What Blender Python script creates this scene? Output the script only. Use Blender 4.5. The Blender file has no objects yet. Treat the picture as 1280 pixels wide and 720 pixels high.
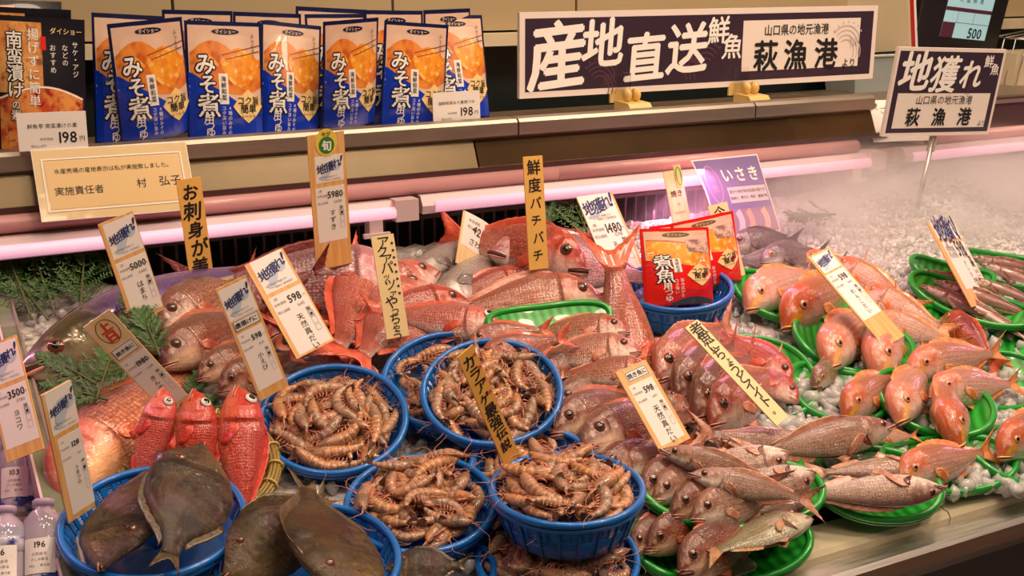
import bpy, math, random
import numpy as np
from mathutils import Vector, Matrix, noise as mnoise

random.seed(7)
RNG = np.random.default_rng(7)
SC = bpy.context.scene
COL = SC.collection

# ------------------------------------------------------------------ camera
FPX = 1458.0                                  # focal length in pixels of a 1280x720 frame
CAM_LOC = np.array([0.0, 0.0, 1.5])
YAW, PITCH = math.radians(28), math.radians(15.3)
cam_data = bpy.data.cameras.new('camera')
cam_data.sensor_width = 36
cam_data.lens = FPX / 1280 * 36
cam_data.clip_start = 0.02
cam = bpy.data.objects.new('camera', cam_data)
cam.location = CAM_LOC
cam.rotation_euler = (math.pi / 2 - PITCH, 0, -YAW)
COL.objects.link(cam)
SC.camera = cam

# ------------------------------------------------------------------ world, lights, exposure
SC.view_settings.view_transform = 'Standard'
SC.view_settings.look = 'None'
SC.view_settings.gamma = 1
SC.view_settings.use_curve_mapping = False
SC.view_settings.exposure = -0.16
W = bpy.data.worlds.new('world')
SC.world = W
W.use_nodes = True
SC.cycles.volume_bounces = 4
SC.cycles.max_bounces = 12
W.node_tree.nodes['Background'].inputs[0].default_value = (1.0, 0.80, 0.62, 1)
W.node_tree.nodes['Background'].inputs[1].default_value = 0.085


def lamp(name, loc, target, size, power, col):
    l = bpy.data.lights.new(name, 'AREA')
    l.shape = 'DISK'
    l.size = size
    l.energy = power
    l.color = col
    o = bpy.data.objects.new(name, l)
    o.location = loc
    o.rotation_euler = (Vector(target) - Vector(loc)).to_track_quat('-Z', 'Y').to_euler()
    COL.objects.link(o)
    return o


WARM = (1.0, 0.745, 0.54)
for lx, ly, lp in ((-.25, .35, 3.0), (.25, .15, 3.4), (.75, .45, 7.5), (1.25, .20, 9.0), (1.75, .55, 9.5), (2.35, .35, 8.0),
                   (.10, 1.0, 3.5), (.65, 1.15, 5.5), (1.2, 1.10, 7.5), (1.8, 1.25, 8.0), (.5, -.45, 2.6), (1.3, -.5, 4.8)):
    lamp('ceiling_downlight', (lx, ly, 2.7), (lx * .75 + .2, .7 + ly * .45, 1.0), 0.25, lp, WARM)
PINK = (1.0, 0.50, 0.66)

# ------------------------------------------------------------------ pixel helpers: rays onto real surfaces
_fw = np.array([math.sin(YAW) * math.cos(PITCH), math.cos(YAW) * math.cos(PITCH), -math.sin(PITCH)])
_rt = np.array([math.cos(YAW), -math.sin(YAW), 0.0])
_up = np.cross(_rt, _fw)
BZ, BS, BY = 0.90, 0.25, 0.80                  # the sloping fish deck: z = BZ + BS*(y-BY)
BN = np.array([0, -BS, 1.0]) / math.hypot(1, BS)


def ray(x, y):
    return (x - 640) / FPX * _rt - (y - 360) / FPX * _up + _fw


def at(x, y, h=0.0):
    """point of the deck (raised by h) seen at that place of the photograph"""
    d = ray(x, y)
    t = (BZ + h + BS * (CAM_LOC[1] - BY) - CAM_LOC[2]) / (d[2] - BS * d[1])
    return CAM_LOC + t * d


def onY(x, y, Y):
    d = ray(x, y)
    return CAM_LOC + d * (Y / d[1])


def pxm(p):
    """metres per pixel at p"""
    return float(np.dot(np.array(p) - CAM_LOC, _fw)) / FPX


def unit(v):
    v = np.array(v, float)
    return v / np.linalg.norm(v)


def frame(o, x, y, z):
    m = Matrix.Identity(4)
    for i, c in enumerate((x, y, z)):
        for r in range(3):
            m[r][i] = c[r]
    for r in range(3):
        m[r][3] = o[r]
    return m


# ------------------------------------------------------------------ object helpers
def tag(o, label=None, cat=None, group=None, kind=None):
    if label: o['label'] = label
    if cat: o['category'] = cat
    if group: o['group'] = group
    if kind: o['kind'] = kind
    return o


def thing(name, label, cat, mat=None, group=None):
    o = bpy.data.objects.new(name, None)
    o.empty_display_size = 0.02
    COL.objects.link(o)
    if mat is not None: o.matrix_world = mat
    return tag(o, label, cat, group)


def link(name, me, parent=None, mat=None):
    o = bpy.data.objects.new(name, me)
    COL.objects.link(o)
    if parent is not None: o.parent = parent
    if mat is not None: o.matrix_local = mat
    return o


def mesh(name, verts, faces, mats, smooth=True, midx=None, attrs=None):
    me = bpy.data.meshes.new(name)
    me.from_pydata([tuple(map(float, v)) for v in verts], [], [tuple(map(int, f)) for f in faces])
    if not isinstance(mats, (list, tuple)): mats = [mats]
    for m in mats: me.materials.append(m)
    if smooth: me.polygons.foreach_set('use_smooth', [True] * len(me.polygons))
    if midx is not None: me.polygons.foreach_set('material_index', midx)
    if attrs:
        for k, v in attrs.items():
            a = me.attributes.new(k, 'FLOAT', 'POINT')
            a.data.foreach_set('value', np.asarray(v, np.float32))
    me.update()
    return me


def mobj(name, verts, faces, mats, parent=None, smooth=True, midx=None, attrs=None, mat=None):
    return link(name, mesh(name, verts, faces, mats, smooth, midx, attrs), parent, mat)


class MB:
    """collects pieces of one mesh"""
    def __init__(s): s.v, s.f, s.m = [], [], []

    def add(s, v, f, mi=0):
        b = len(s.v)
        s.v += [tuple(map(float, p)) for p in v]
        s.f += [tuple(int(i) + b for i in q) for q in f]
        s.m += [mi] * len(f)
        return s

    def box(s, lo, hi, mi=0):
        x0, y0, z0 = lo; x1, y1, z1 = hi
        return s.add([(x0, y0, z0), (x1, y0, z0), (x1, y1, z0), (x0, y1, z0), (x0, y0, z1), (x1, y0, z1), (x1, y1, z1), (x0, y1, z1)],
                     [(3, 2, 1, 0), (4, 5, 6, 7), (0, 1, 5, 4), (1, 2, 6, 5), (2, 3, 7, 6), (3, 0, 4, 7)], mi)

    def prism(s, pts, x0, x1, mi=0):
        """profile of (y, z) points swept along x"""
        n = len(pts)
        v = [(x0, y, z) for y, z in pts] + [(x1, y, z) for y, z in pts]
        f = [(i, (i + 1) % n, n + (i + 1) % n, n + i) for i in range(n)]
        f += [tuple(range(n - 1, -1, -1)), tuple(range(n, 2 * n))]
        return s.add(v, f, mi)

    def tube(s, pts, r, n=8, closed=False, mi=0, flat=1.0):
        v, f = tube(pts, r, n, closed, flat)
        return s.add(v, f, mi)

    def obj(s, name, mats, parent=None, smooth=False, mat=None):
        return mobj(name, s.v, s.f, mats, parent, smooth, s.m, None, mat)


def tube(pts, r, n=8, closed=False, flat=1.0):
    P = np.array(pts, float); N = len(P)
    r = np.full(N, r) if np.isscalar(r) else np.array(r, float)
    T = np.roll(P, -1, 0) - np.roll(P, 1, 0) if closed else np.gradient(P, axis=0)
    T /= np.linalg.norm(T, axis=1)[:, None] + 1e-12
    ref = np.array([0, 0, 1.0]) if abs(T[0][2]) < 0.9 else np.array([1.0, 0, 0])
    u = unit(np.cross(T[0], ref))
    v, f = [], []
    for i in range(N):
        u = u - T[i] * np.dot(u, T[i]); u = u / (np.linalg.norm(u) + 1e-12)
        w = np.cross(T[i], u)
        for k in range(n):
            a = 2 * math.pi * k / n
            v.append(P[i] + r[i] * (math.cos(a) * u + flat * math.sin(a) * w))
    for i in range(N if closed else N - 1):
        j = (i + 1) % N
        for k in range(n):
            l = (k + 1) % n
            f.append((i * n + k, i * n + l, j * n + l, j * n + k))
    if not closed:
        f.append(tuple(range(n - 1, -1, -1)))
        f.append(tuple(range((N - 1) * n, N * n)))
    return v, f


def slab(G, nrm, th):
    """closed slab from a grid of points (n, m, 3)"""
    G = np.array(G, float); n, m = G.shape[:2]
    nr = np.array(nrm, float)
    if nr.ndim == 1: nr = np.broadcast_to(nr, G.shape)
    A = (G + nr * th / 2).reshape(-1, 3); B = (G - nr * th / 2).reshape(-1, 3)
    v = np.vstack([A, B]); o = n * m; f = []
    for i in range(n - 1):
        for j in range(m - 1):
            a, b, c, d = i * m + j, (i + 1) * m + j, (i + 1) * m + j + 1, i * m + j + 1
            f.append((a, b, c, d)); f.append((o + d, o + c, o + b, o + a))
    ed = [(i * m, (i + 1) * m) for i in range(n - 1)] + [((n - 1) * m + j, (n - 1) * m + j + 1) for j in range(m - 1)]
    ed += [((i + 1) * m + m - 1, i * m + m - 1) for i in range(n - 1)] + [(j + 1, j) for j in range(m - 1)]
    for a, b in ed: f.append((b, a, o + a, o + b))
    return v, f


def pchip(x, y, xs):
    x = np.array(x, float); y = np.array(y, float); xs = np.asarray(xs, float)
    h = np.diff(x); d = np.diff(y) / h
    m = np.zeros_like(y); m[0] = d[0]; m[-1] = d[-1]
    for i in range(1, len(x) - 1):
        if d[i - 1] * d[i] > 0:
            w1 = 2 * h[i] + h[i - 1]; w2 = h[i] + 2 * h[i - 1]
            m[i] = (w1 + w2) / (w1 / d[i - 1] + w2 / d[i])
    k = np.clip(np.searchsorted(x, xs) - 1, 0, len(x) - 2)
    t = np.clip((xs - x[k]) / h[k], 0, 1)
    return (2*t**3-3*t**2+1)*y[k] + (t**3-2*t**2+t)*h[k]*m[k] + (-2*t**3+3*t**2)*y[k+1] + (t**3-t**2)*h[k]*m[k+1]


def copy_tree(o, parent=None, skip=None):
    c = o.copy(); COL.objects.link(c)
    if parent is not None: c.parent = parent
    for ch in o.children: copy_tree(ch, c)
    return c


# ------------------------------------------------------------------ materials
class NT:
    def __init__(s, name):
        s.mat = bpy.data.materials.new(name); s.mat.use_nodes = True
        s.t = s.mat.node_tree; s.p = s.t.nodes['Principled BSDF']; s.out = s.t.nodes['Material Output']

    def n(s, typ, ins=None, **kw):
        nd = s.t.nodes.new(typ)
        for k, v in kw.items(): setattr(nd, k, v)
        for k, v in (ins or {}).items(): s.set(nd.inputs[k], v)
        return nd

    def set(s, sock, v):
        if isinstance(v, bpy.types.NodeSocket): s.t.links.new(v, sock)
        elif isinstance(v, bpy.types.Node): s.t.links.new(v.outputs[0], sock)
        else:
            if isinstance(v, tuple) and len(v) == 3 and sock.type == 'RGBA': v = v + (1,)
            sock.default_value = v

    def P(s, **kw):
        for k, v in kw.items(): s.set(s.p.inputs[k.replace('_', ' ')], v)
        return s

    def math(s, op, a, b=0.0, c=None, clamp=False):
        nd = s.n('ShaderNodeMath', {0: a, 1: b}, operation=op, use_clamp=clamp)
        if c is not None: s.set(nd.inputs[2], c)
        return nd.outputs[0]

    def mix(s, f, a, b, mode='MIX'):
        nd = s.n('ShaderNodeMix', data_type='RGBA', blend_type=mode)
        s.set(nd.inputs['Factor'], f); s.set(nd.inputs['A'], a); s.set(nd.inputs['B'], b)
        return nd.outputs['Result']

    def ss(s, v, a, b):
        nd = s.n('ShaderNodeMapRange', {'Value': v, 'From Min': a, 'From Max': b}, interpolation_type='SMOOTHSTEP')
        return nd.outputs[0]

    def noise(s, scale, detail=3, vec=None, rough=.5):
        nd = s.n('ShaderNodeTexNoise', {'Scale': scale, 'Detail': detail, 'Roughness': rough})
        if vec is None: vec = s.objco()
        s.set(nd.inputs['Vector'], vec)
        return nd.outputs[0]

    def objco(s):
        if not hasattr(s, '_oc'): s._oc = s.n('ShaderNodeTexCoord').outputs['Object']
        return s._oc

    def attr(s, a):
        return s.n('ShaderNodeAttribute', attribute_name=a).outputs['Fac']

    def bump(s, h, strength=.3, dist=.001, nrm=None):
        nd = s.n('ShaderNodeBump', {'Height': h, 'Strength': strength, 'Distance': dist})
        if nrm is not None: s.set(nd.inputs['Normal'], nrm)
        s.t.links.new(nd.outputs[0], s.p.inputs['Normal'])
        return nd.outputs[0]


def S(r, g, b):
    """sRGB 0-255 to linear"""
    return tuple(((c / 255) / 12.92 if c / 255 <= .04045 else ((c / 255 + .055) / 1.055) ** 2.4) for c in (r, g, b))


def flat(name, col, rough=.5, metal=0, coat=0, spec=.5, var=0, vscale=20, **kw):
    m = NT(name)
    c = col
    if var:
        nz = m.noise(vscale, 4)
        c = m.mix(m.ss(nz, .3, .7), tuple(x * (1 - var) for x in col), tuple(min(1, x * (1 + var)) for x in col))
    m.P(Base_Color=c, Roughness=rough, Metallic=metal, Coat_Weight=coat, Specular_IOR_Level=spec, **kw)
    return m.mat


def emit(name, col, st):
    m = NT(name); m.P(Base_Color=col, Emission_Color=col + (1,), Emission_Strength=st); return m.mat


def metal(name, col, rough, streak=0):
    m = NT(name)
    vec = m.n('ShaderNodeMapping', {'Vector': m.objco(), 'Scale': (2, 60, 60)})
    nz = m.noise(6, 4, vec.outputs[0])
    m.P(Base_Color=col, Metallic=1, Roughness=m.math('MULTIPLY_ADD', nz, .25, rough - .1))
    m.bump(nz, .05, .0005)
    return m.mat


M = {}
M['paper'] = flat('white_paper', S(246, 238, 232), .6)
M['ink'] = flat('black_ink', S(22, 18, 20), .6)
M['grey_ink'] = flat('grey_ink', S(140, 130, 128), .6)
M['navy_ink'] = flat('navy_ink', S(38, 46, 104), .6)
M['red_ink'] = flat('red_ink', S(224, 62, 40), .6)
M['pale_blue'] = flat('pale_blue_print', S(196, 206, 222), .6)
M['white_print'] = flat('white_print', S(250, 244, 238), .5)
M['sign_purple'] = flat('sign_dark_purple', S(58, 40, 56), .35, coat=.3)
M['wave_purple'] = flat('sign_wave_plum', S(98, 62, 82), .4)
M['wave_grey'] = flat('sign_wave_grey', S(208, 188, 184), .5)
M['sign_paper'] = flat('sign_paper', S(240, 226, 216), .45)
M['sign_frame'] = flat('sign_frame_plastic', S(236, 222, 214), .4)
M['yellow_plastic'] = flat('yellowed_clip_plastic', S(232, 196, 120), .35, coat=.3)
M['clear'] = flat('clear_plastic', (.95, .95, .95), .06, Transmission_Weight=1.0, IOR=1.15)
M['steel'] = metal('brushed_steel', (.50, .42, .35), .42)
M['alu'] = metal('aluminium', (.72, .68, .62), .38)
M['dark'] = flat('dark_grille', S(34, 26, 28), .5)
M['darker'] = flat('black_void', S(16, 13, 14), .8)
M['grille'] = flat('grille_bar_plastic', S(84, 66, 68), .45)
M['pink_plastic'] = flat('pinkish_rail_plastic', S(200, 146, 146), .35, coat=.3)
M['tube'] = emit('lit_pink_tube', (1.0, .52, .70), .62)
M['lamp_body'] = flat('lamp_housing_plastic', S(214, 188, 192), .35)
M['cream'] = flat('cream_wall_paint', S(172, 152, 116), .6, var=.05, vscale=3)
M['cream_light'] = flat('cream_beam_paint', S(208, 192, 160), .6, var=.05, vscale=3)
M['teal'] = flat('dark_teal_panel', S(36, 44, 44), .35)
M['rim_white'] = flat('case_white_plastic', S(206, 194, 164), .4, var=.05, vscale=8, coat=.2)
M['front_dark'] = flat('case_dark_front', S(46, 36, 34), .22, var=.15, vscale=5)
M['front_strip'] = flat('case_brown_bumper', S(76, 50, 50), .35)
M['front_brown'] = flat('case_brown_kick_panel', S(98, 60, 28), .5)
M['floor'] = flat('brown_floor', S(96, 66, 44), .4, var=.1, vscale=4)
M['olive_dark_reflection'] = flat('back_panel_dark_reflection', S(92, 70, 46), .14, metal=.6, var=.25, vscale=5)  # same sloping panel; the darker room it mirrors is painted into the colour
M['olive'] = flat('olive_back_panel', S(118, 102, 74), .30, metal=.45, var=.2, vscale=5)
M['black_plastic'] = flat('black_plastic', S(26, 23, 24), .35)
M['blue'] = flat('blue_basket_plastic', S(14, 108, 196), .30, coat=.35, Subsurface_Weight=.0)
M['green'] = flat('green_tray_plastic', S(24, 152, 46), .28, coat=.4)
M['green_leaf'] = None
M['gold_ink'] = flat('gold_badge', S(240, 206, 140), .45)
M['badge_yellow'] = flat('yellow_sticker', S(238, 206, 84), .5)
M['badge_green'] = flat('green_sticker', S(52, 128, 48), .5)
M['pole'] = metal('pole_metal', (.55, .50, .48), .3)


def wood_mat(name, base, lighter):
    m = NT(name)
    vec = m.n('ShaderNodeMapping', {'Vector': m.objco(), 'Scale': (160, 10, 60)})
    nz = m.noise(1.2, 4, vec.outputs[0])
    m.P(Base_Color=m.mix(m.ss(nz, .3, .7), base, lighter), Roughness=.5)
    m.bump(nz, .1, .0004)
    return m.mat


M['wood'] = wood_mat('tag_wood', S(226, 164, 92), S(244, 196, 130))
M['wood_pale'] = wood_mat('pale_tag_wood', S(238, 200, 142), S(248, 220, 172))
M['strip_yellow'] = flat('yellow_strip_board', S(242, 186, 96), .5, var=.06, vscale=10)
M['strip_cream'] = flat('cream_strip_board', S(246, 218, 160), .5, var=.05, vscale=10)
M['strip_mustard'] = flat('mustard_strip_board', S(226, 170, 84), .5, var=.08, vscale=14)

# ------------------------------------------------------------------ lettering
_glyphs = {}


def glyph(ch, bold):
    k = (ch, bold)
    if k not in _glyphs:
        cu = bpy.data.curves.new('glyph', 'FONT'); cu.body = ch; cu.resolution_u = 2; cu.offset = bold
        o = bpy.data.objects.new('glyph', cu); me = o.to_mesh()
        v = np.array([q.co[:2] for q in me.vertices]).reshape(-1, 2)
        f = [tuple(q.vertices) for q in me.polygons]
        o.to_mesh_clear(); bpy.data.objects.remove(o); bpy.data.curves.remove(cu)
        w = 1.0 if ord(ch) > 0x2000 else ((v[:, 0].max() + .07) if len(v) else .3)
        _glyphs[k] = (v, f, w)
    return _glyphs[k]


def text2d(s, cx, cy, size, bold=.012, vert=False, step=None, shear=0.0, rot=0.0, jit=0.0, xs=1.0):
    """flat triangles of a string centred at (cx, cy); y goes DOWN; heavy strokes are struck several times"""
    if bold >= .008:
        st, V, F = random.getstate(), [], []
        k = bold * size * 1.15
        n = 5 if bold < .04 else 9
        for i in range(n):
            random.setstate(st)
            a = 2 * math.pi * i / (n - 1)
            dx, dy = (0, 0) if i == n - 1 else (k * math.cos(a), k * math.sin(a))
            v, f = text2d(s, cx + dx, cy + dy, size, 0.0, vert, step, shear, rot, jit, xs)
            b = len(V); V += [(p[0], p[1], i) for p in v]; F += [tuple(q + b for q in t) for t in f]
        return V, F
    bold = 0.0
    V, F = [], []
    pens = []
    if vert:
        st = step or 1.05
        tot = st * (len(s) - 1)
        for i, ch in enumerate(s): pens.append((0 - glyph(ch, bold)[2] / 2, -(i * st - tot / 2) - .38))
    else:
        x = 0; st = step
        for ch in s:
            pens.append((x, -.38)); x += st if st else glyph(ch, bold)[2]
        last = glyph(s[-1], bold)[2]
        tot = x if not st else x - st + last
        pens = [(a - tot / 2, b) for a, b in pens]
    ca, sa = math.cos(rot), math.sin(rot)
    for ch, (px, py) in zip(s, pens):
        v, f, w = glyph(ch, bold)
        if not len(v): continue
        v = v.copy()
        if jit:
            c = np.array([w / 2, .38]); a = random.uniform(-jit, jit) * .5; k = 1 + random.uniform(-jit, jit)
            R = np.array([[math.cos(a), -math.sin(a)], [math.sin(a), math.cos(a)]])
            v = (v - c) @ R.T * k + c + np.array([random.uniform(-jit, jit) * .2, random.uniform(-jit, jit) * .1])
        v[:, 0] = v[:, 0] + px + shear * (v[:, 1] - .38); v[:, 1] += py
        v *= size; v[:, 0] *= xs
        v = v @ np.array([[ca, sa], [-sa, ca]])
        b = len(V)
        V += [(cx + p[0], cy - p[1]) for p in v]
        F += [tuple(i + b for i in q) for q in f]
    return V, F


def rect2d(x0, y0, x1, y1, nx=1, ny=1):
    V = [(x0 + (x1 - x0) * i / nx, y0 + (y1 - y0) * j / ny) for j in range(ny + 1) for i in range(nx + 1)]
    F = [(j * (nx + 1) + i, (j + 1) * (nx + 1) + i, (j + 1) * (nx + 1) + i + 1, j * (nx + 1) + i + 1) for j in range(ny) for i in range(nx)]
    return V, F


def outline2d(x0, y0, x1, y1, t):
    V, F = [], []
    for r in ((x0, y0, x1, y0 + t), (x0, y1 - t, x1, y1), (x0, y0 + t, x0 + t, y1 - t), (x1 - t, y0 + t, x1, y1 - t)):
        v, f = rect2d(*r); b = len(V); V += v; F += [tuple(i + b for i in q) for q in f]
    return V, F


def poly2d(pts):
    n = len(pts); c = (sum(p[0] for p in pts) / n, sum(p[1] for p in pts) / n)
    return [c] + list(pts), [(0, 1 + (i + 1) % n, 1 + i) for i in range(n)]


def ell2d(cx, cy, rx, ry, n=28, rot=0):
    ca, sa = math.cos(rot), math.sin(rot)
    return poly2d([(cx + rx * math.cos(2*math.pi*i/n) * ca - ry * math.sin(2*math.pi*i/n) * sa, cy + rx * math.cos(2*math.pi*i/n) * sa + ry * math.sin(2*math.pi*i/n) * ca) for i in range(n)])


def ribbon2d(pts, w):
    P = np.array(pts, float); T = np.gradient(P, axis=0); T /= np.linalg.norm(T, axis=1)[:, None] + 1e-9
    Nn = np.stack([-T[:, 1], T[:, 0]], 1); n = len(P)
    ww = np.full(n, w) if np.isscalar(w) else np.array(w)
    V = [tuple(p) for p in P + Nn * ww[:, None] / 2] + [tuple(p) for p in P - Nn * ww[:, None] / 2]
    return V, [(i, i + 1, n + i + 1, n + i) for i in range(n - 1)]


def wave2d(x, y, s, flip=1):
    """a curling wave crest of ribbons, as printed on the signs"""
    V, F = [], []
    def put(vf):
        b = len(V); V.extend(vf[0]); F.extend([tuple(i + b for i in q) for q in vf[1]])
    for k in range(4):
        r = s * (1 - k * .2)
        put(ribbon2d([(x + flip * (-.1 * s + r * math.cos(a)), y - r * .8 * math.sin(a) + .1 * s * k) for a in np.linspace(-.5, 2.6, 16)], s * .07))
    for k in range(3):
        put(ribbon2d([(x + flip * (s * (.2 + .25 * k) + .35 * s * math.sin(t * 2.2)), y + s * (t * 1.1 - .1)) for t in np.linspace(0, 1, 10)], s * .06))
    for k in range(7):
        a = .5 + k * .35
        put(ell2d(x + flip * s * 1.15 * math.cos(a), y - s * 1.0 * math.sin(a), s * .06, s * .06, 8))
    return V, F


class Board:
    """a flat board in space; prints use metres from its top left corner, y down"""
    def __init__(s, root, Wd, H, th, warp=None):
        s.root, s.W, s.H, s.th, s.warp, s.lay, s.on = root, Wd, H, th, warp, 0, None

    def map(s, x, y, off):
        X, Y = x - s.W / 2, s.H - y
        z = s.th / 2 + off + (s.warp(x / s.W, y / s.H) if s.warp else 0)
        return (X, Y, z)

    def put(s, name, parts, mat, off=None, parent=None):
        s.lay += 1
        parent = parent or s.on
        o = off if off is not None else .0002 + .00008 * s.lay
        V, F = [], []
        for v, f in parts:
            b = len(V); V += [s.map(p[0], p[1], o + (p[2] * .000025 if len(p) > 2 else 0)) for p in v]; F += [tuple(reversed([i + b for i in q])) for q in f]
        return mobj(name, V, F, mat, parent or s.root, False)

    def plate(s, name, x0, y0, x1, y1, mat, th=None, off=0, n=10):
        """a thin sheet (paper label, board) lying on the board"""
        t = th or .0003
        nc = 8 if s.warp else 2
        if s.warp: n = 16
        G = np.array([[s.map(x0 + (x1 - x0) * i / nc, y0 + (y1 - y0) * j / n, 0) for j in range(n + 1)] for i in range(nc + 1)])
        G[:, :, 2] += off
        v, f = slab(G, (0, 0, 1), t)
        return mobj(name, v, f, mat, s.root, False)


def solve_quad(TL, TR, BL, Yt, Yb, edge=None):
    """rectangle in space whose corners are seen there: the bottom depth is kept, lean and turn are searched"""
    best = None
    c = onY(*BL, Yb)
    for dl in ([0] if edge is not None else np.linspace(-.05, .05, 11)):
        a = onY(*TL, Yt + dl); v = c - a
        for e in ([edge] if edge is not None else np.linspace(-.06, .06, 25)):
            u = onY(*TR, Yt + dl + e) - a
            cs = np.dot(u, v) / np.linalg.norm(u) / np.linalg.norm(v)
            cost = cs * cs * 4 + (e / np.linalg.norm(u)) ** 2 * .25 + (dl / np.linalg.norm(v)) ** 2 * .25
            if best is None or cost < best[0]: best = (cost, a, u, v)
    _, a, u, v = best
    H, Wd = np.linalg.norm(v), np.linalg.norm(u)
    du, dv = u / Wd, v / H
    k = np.dot(du, dv) / 2
    ux, dy = unit(du - dv * k), unit(dv - du * k)
    ux = unit(ux - dy * np.dot(ux, dy))
    ctr = a + u / 2 + v / 2
    return Wd, H, ux, dy, ctr + dy * H / 2


def board_at(name, label, cat, TL, TR, BL, Yt, Yb, th=.0016, mat='wood', group=None, piece='board', warp=None, edge=None):
    Wd, H, ux, dy, bot = solve_quad(TL, TR, BL, Yt, Yb, edge)
    nz = np.cross(ux, -dy)
    r = thing(name, label, cat, frame(bot, ux, -dy, nz), group)
    B = Board(r, Wd, H, th, warp)
    if piece:
        G = np.array([[(B.map(Wd * i / 4, H * j / 12, -th / 2)) for j in range(13)] for i in range(5)])
        vv, ff = slab(G, (0, 0, 1), th)
        mobj(piece, vv, ff, M[mat], r, False)
    return B

# ================================================================== the setting
def struct(name, mb, mat, **k):
    o = mb.obj(name, mat, None, **k); o['kind'] = 'structure'; return o


struct('floor', MB().box((-3, -2, -.1), (6, 4.0, 0)), M['floor'])
wall = MB().box((-2, 2.02, 0), (5.5, 2.12, 3.0)).obj('wall_back', M['cream'])
wall['kind'] = 'structure'
XR = 3.4
for k, (x0, x1) in enumerate(((-1.2, .415), (.42, .79), (.795, 1.16), (1.165, 1.97), (1.975, 3.4))):
    MB().box((x0, 1.93, 1.392), (x1, 2.018, 2.6)).obj('panel', M['cream'], wall)
MB().box((-1.2, 1.90, 1.366), (XR, 2.018, 1.388)).obj('beam', M['cream_light'], wall)
MB().box((-1.2, 1.98, 0.9), (XR, 2.018, 1.364)).obj('dark_recess_panel', M['teal'], wall)

case = thing('display_case', 'refrigerated fish counter with steel back ledge, pink lamps and white front rim', 'display case', Matrix.Translation((0.9, 0.8, 0)))
ci = Matrix.Translation((-0.9, -0.8, 0))


def cpart(name, mb, mat, smooth=False, kind=None, under=None):
    o = mb.obj(name, mat, under or case, smooth, None if under else ci)
    if kind: o['kind'] = kind
    return o
    return o


XL = -0.7
cpart('carcass', MB().prism([(.80, .30), (.80, .84), (.86, .875), (1.63, 1.065), (1.63, .30)], .08, XR), M['front_brown'])
cpart('back_panel', MB().box((XL, 1.62, .95), (XR, 1.66, 1.24)), M['dark'])
g = MB()
for i in range(150):
    x = XL + .02 + i * .0205
    if x > 2.4: break
    g.box((x, 1.598, 1.085), (x + .0035, 1.604, 1.135))
cpart('grille', g, M['grille'], kind='stuff')
for z in (1.083, 1.137, 1.152):
    cpart('grille_rail', MB().box((XL, 1.594, z - .003), (XR, 1.606, z + .003)), M['grille'])
cpart('grille_backing', MB().box((XL, 1.61, 1.05), (XR, 1.619, 1.18)), M['darker'])
cpart('duct_panel', MB().prism([(1.575, 1.03), (1.588, 1.078), (1.60, 1.078), (1.60, 1.03)], XL, XR), flat('duct_plastic', S(120, 92, 98), .45))
# back ledge: steel lip, sloping panel, rails
cpart('ledge_top', MB().box((XL, 1.585, 1.255), (1.60, 1.80, 1.262)), M['steel'])
cpart('ledge_shelf', MB().box((1.60, 1.585, 1.245), (XR, 1.90, 1.252)), M['steel'])
for x0, x1 in ((XL, .842), (.845, 1.30), (1.303, 1.575)):
    cpart('ledge_lip', MB().prism([(1.565, 1.256), (1.565, 1.275), (1.570, 1.280), (1.60, 1.280), (1.60, 1.250), (1.575, 1.250)], x0, x1), M['steel'])
for x0, x1 in ((XL, .77), (.773, 1.575)):
    cpart('sloping_panel', MB().prism([(1.556, 1.212), (1.576, 1.255), (1.582, 1.255), (1.566, 1.212)], x0, x1), M['olive' if x0 < 0 else 'olive_dark_reflection'])
cpart('ledge_back', MB().box((XL, 1.59, 1.16), (XR, 1.615, 1.256)), M['front_strip'])
cpart('panel_foot', MB().box((XL, 1.552, 1.205), (1.60, 1.585, 1.213)), M['front_strip'])
for x0, x1 in ((XL, .90), (.902, 1.52), (1.7, XR)):
    cpart('bumper_rail', MB().tube([(x0, 1.548, 1.194), (x1, 1.548, 1.194)], .0115, 14), M['pink_plastic'], True)
cpart('rail_channel', MB().box((XL, 1.552, 1.168), (XR, 1.60, 1.184)), M['pink_plastic'])
# the two lamps under the rail
for x0, x1, zc in ((XL, .655, 1.168), (.664, 1.565, 1.171), (1.62, XR, 1.173)):
    lh = cpart('lamp_housing', MB().prism([(1.525, zc - .014), (1.523, zc - .002), (1.532, zc + .012), (1.560, zc + .012), (1.560, zc - .014)], x0, x1), M['lamp_body'])
    cpart('lamp_tube', MB().tube([(x0 + .02, 1.524, zc - .004), (x1 - .035, 1.524, zc - .004)], .0085, 12), M['tube'], True, under=lh)
    pl_ = bpy.data.lights.new('pink_tube_light', 'AREA'); pl_.shape = 'RECTANGLE'; pl_.size = x1 - x0 - .06; pl_.size_y = .014
    pl_.energy = (1.3 if x0 < 0 else 2.2 if x0 < 1 else 9.0) * (x1 - x0); pl_.color = (1.0, .36, .62)
    po = bpy.data.objects.new('pink_tube_light', pl_); po.location = ((x0 + x1) / 2, 1.512, zc - .006)
    po.rotation_euler = Vector((0, -.55, -.83)).to_track_quat('-Z', 'X').to_euler(); COL.objects.link(po)
    cpart('lamp_end_cap', MB().box((x1 - .035, 1.517, zc - .017), (x1, 1.562, zc + .014)), M['lamp_body'], under=lh)
    cpart('lamp_clip', MB().box((x1 - .075, 1.519, zc - .034), (x1 - .055, 1.540, zc - .012)).box((x1 - .085, 1.515, zc - .036), (x1 - .045, 1.522, zc - .030)), M['lamp_body'], under=lh)
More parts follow.
